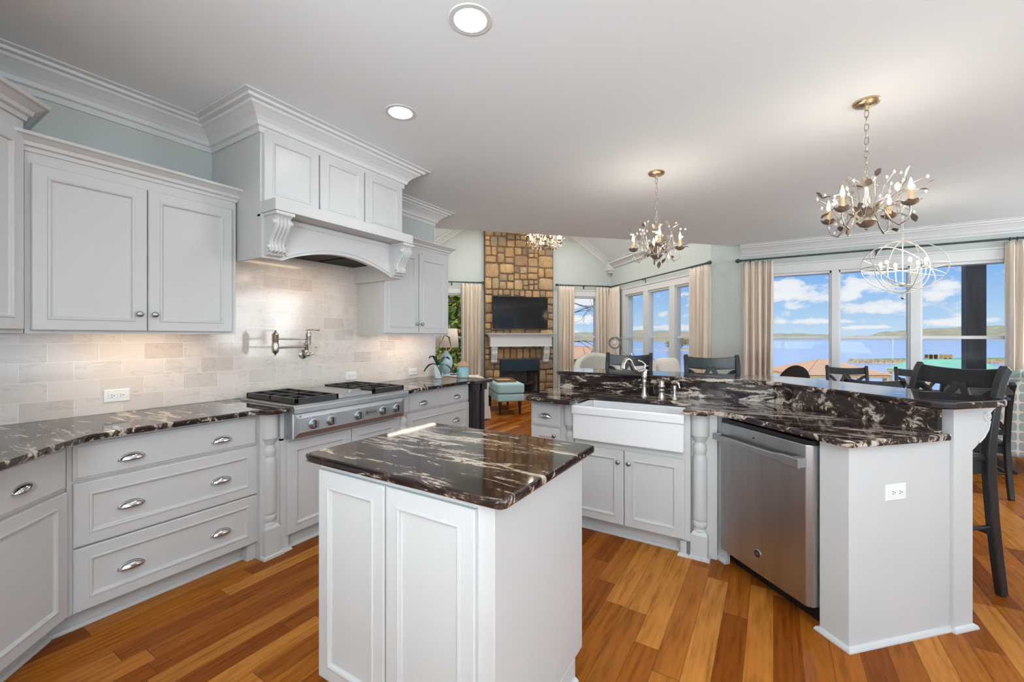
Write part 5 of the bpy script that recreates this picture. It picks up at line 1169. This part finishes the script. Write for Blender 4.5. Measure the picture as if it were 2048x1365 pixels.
# wooded islet in the triple window
p = DP(1368, 697, 300); m = MB(); m.lathe([(16, -9.5), (15, -7.8), (9, -7.0), (.1, -6.8)], (p.x, p.y, 0), seg=24)
m.box(p.x-40, p.x-4, p.y-2, p.y+2, -9, -7.6); single('islet', m, M_SAND, 'sandy islet on the lake seen through the triple window', 'islet')
def leafcloud(name, label, blobs, n, size, mt, cat, seed, parent=None, stuff=False):
    r_ = random.Random(seed); m = MB()
    for i in range(n):
        c, R_ = r_.choice(blobs); d = Vector((r_.gauss(0, 1), r_.gauss(0, 1), r_.gauss(0, 1))).normalized()*R_*r_.random()**.33
        p = Vector(c)+d; a = Vector((r_.gauss(0, 1), r_.gauss(0, 1), r_.gauss(0, 1))).normalized(); b = a.orthogonal().normalized(); s = size*r_.uniform(.5, 1.2)
        m.add([p-a*s, p+b*s*.5, p+a*s, p-b*s*.5], [(0, 1, 2, 3)])
    return mk(name, m, mt, parent) if parent else single(name, m, mt, label, cat)
bl = [((p.x+rh.uniform(-9, 9), p.y+rh.uniform(-5, 5), -3.8+rh.uniform(-2, 3.0)), 3.0) for i in range(14)]
leafcloud('islet_shrubs', 'dry golden shrubs growing on the sandy islet', bl, 1500, .7, M_BUSH, 'shrubs', 5)
# tree at the left window, bare tree and reeds at the corner window
p = DP(905, 640, 13.5); t = T('leafy_tree', 'dense sunlit yellow green tree outside the window left of the fireplace', 'tree', (p.x, p.y, -4.5), 0)
m = MB(); m.tube([(0, 0, 0), (.1, 0, 3), (0, .2, 6), (.2, .1, 9)], [.22, .18, .12, .05], 8); mk('trunk', m, M_BARK, t)
bl = [((rh.uniform(-2.2, 2.2), rh.uniform(-1.2, 1.6), 3.0+rh.uniform(0, 6.5)), 1.25) for i in range(30)]
leafcloud('foliage', '', bl, 9000, .13, M_FOLI, '', 8, parent=t)
def branchy(t, segs, mt):
    m = MB()
    def br(P, d, ln, r, k):
        pts = [P]; 
        for j in range(4): d = (d+Vector((rb.gauss(0, .16), rb.gauss(0, .16), rb.gauss(0, .10)))).normalized(); pts.append(pts[-1]+d*ln/4)
        m.tube(pts, [r*(1-.14*j) for j in range(5)], 5)
        if k > 0:
            for j in range(3): br(pts[2+j % 3], (d+Vector((rb.gauss(0, .5), rb.gauss(0, .5), rb.gauss(.05, .3)))).normalized(), ln*.6, r*.5, k-1)
    for P, d, ln, r, k in segs: br(Vector(P), Vector(d).normalized(), ln, r, k)
    mk('branches', m, mt, t)
rb = random.Random(21)
p = DP(1120, 660, 15.0); t = T('bare_tree', 'bare twiggy tree outside the narrow corner window', 'tree', (p.x, p.y, -4.5), 0)
rt = (math.cos(rad(31.5)), math.sin(rad(31.5)))
m = MB(); m.tube([(0, 0, 0), (.05, 0, 3), (0, .05, 7), (.1, 0, 9)], [.16, .13, .09, .03], 8); mk('trunk', m, M_BARK, t)
branchy(t, [((0, 0, z), (rt[0], rt[1], sl), 1.15, .022, 3) for z, sl in ((4.6, .35), (5.6, .25), (6.6, .15), (7.2, -.35), (7.6, .2), (3.6, .5))], M_BARK)
p = DP(1166, 735, 14.0); m = MB(); rr_ = random.Random(6)
for i in range(420):
    x, y = rr_.uniform(-1.3, 1.3), rr_.uniform(-.6, .6); h_ = rr_.uniform(.8, 2.0); lx, ly = rr_.gauss(0, .3), rr_.gauss(0, .3)
    m.add([(p.x+x-.02, p.y+y, -2.6+0), (p.x+x+.02, p.y+y, -2.6), (p.x+x+lx+.008, p.y+y+ly, -2.6+h_), (p.x+x+lx-.008, p.y+y+ly, -2.6+h_)], [(0, 1, 2, 3)])
m.v = [(x, y, z+.9) for x, y, z in m.v]
single('reeds', m, M_REED, 'yellow green reeds below the narrow corner window', 'reeds', kind='stuff')
m = MB(); m.box(-2.2, 4.2, YBACK-3.6, YBACK-.14, HC+.02, HC+.14); struct('added_sun_block', m, M_DECK)  # unseen slab added to keep sun out of the back opening
# porch: deck, post, chair
m = MB(); m.box(-.3, 9, YW+.17, YW+2.6, -.16, -.06); struct('porch_deck', m, M_DECK)
p = DP(1971, 600, 5.75)
t = T('porch_post', 'square dark timber porch post outside the wide lake window', 'post', (p.x, p.y+.4, -.06), 0)
m = MB(); m.box(-.10, .10, -.10, .10, 0, 3.2); mk('shaft', m, M_POST, t, bev=.006)
m = MB(); m.box(-.125, .125, -.125, .125, 0, .93); mk('plinth', m, M_POST, t, bev=.006)
m = MB(MPQ); m.box(5.15, 5.35, 9.62, 9.82, -3.2, 2.85); single('porch_post', m, M_POST, 'dark timber post outside the left end of the triple window', 'post')
p = DP(1573, 740, 6.9)
t = T('wicker_chair', 'dark brown round backed wicker chair out on the porch', 'chair', (p.x, YW+.95, -.06), 200)
m = MB(); m.lathe([(.24, .40), (.26, .44), (.0005, .45)], seg=20); mk('seat', m, M_WICK, t)
m = MB()
def wb(u, v):
    a = PI*(.12+.76*u); return (.27*math.cos(a), .04+.25*math.sin(a)+.10*v, .42+v*(.18+.36*math.sin(PI*u)**.7))
m.grid(wb, 16, 8); mk('back', m, M_WICK, t, sm=70, solid=.03)
for k in range(4): a = PI/4+PI/2*k; m = MB(); m.tube([(.2*math.cos(a), .2*math.sin(a), .40), (.24*math.cos(a), .24*math.sin(a), 0)], .014, 8); mk('leg', m, M_WICK, t)
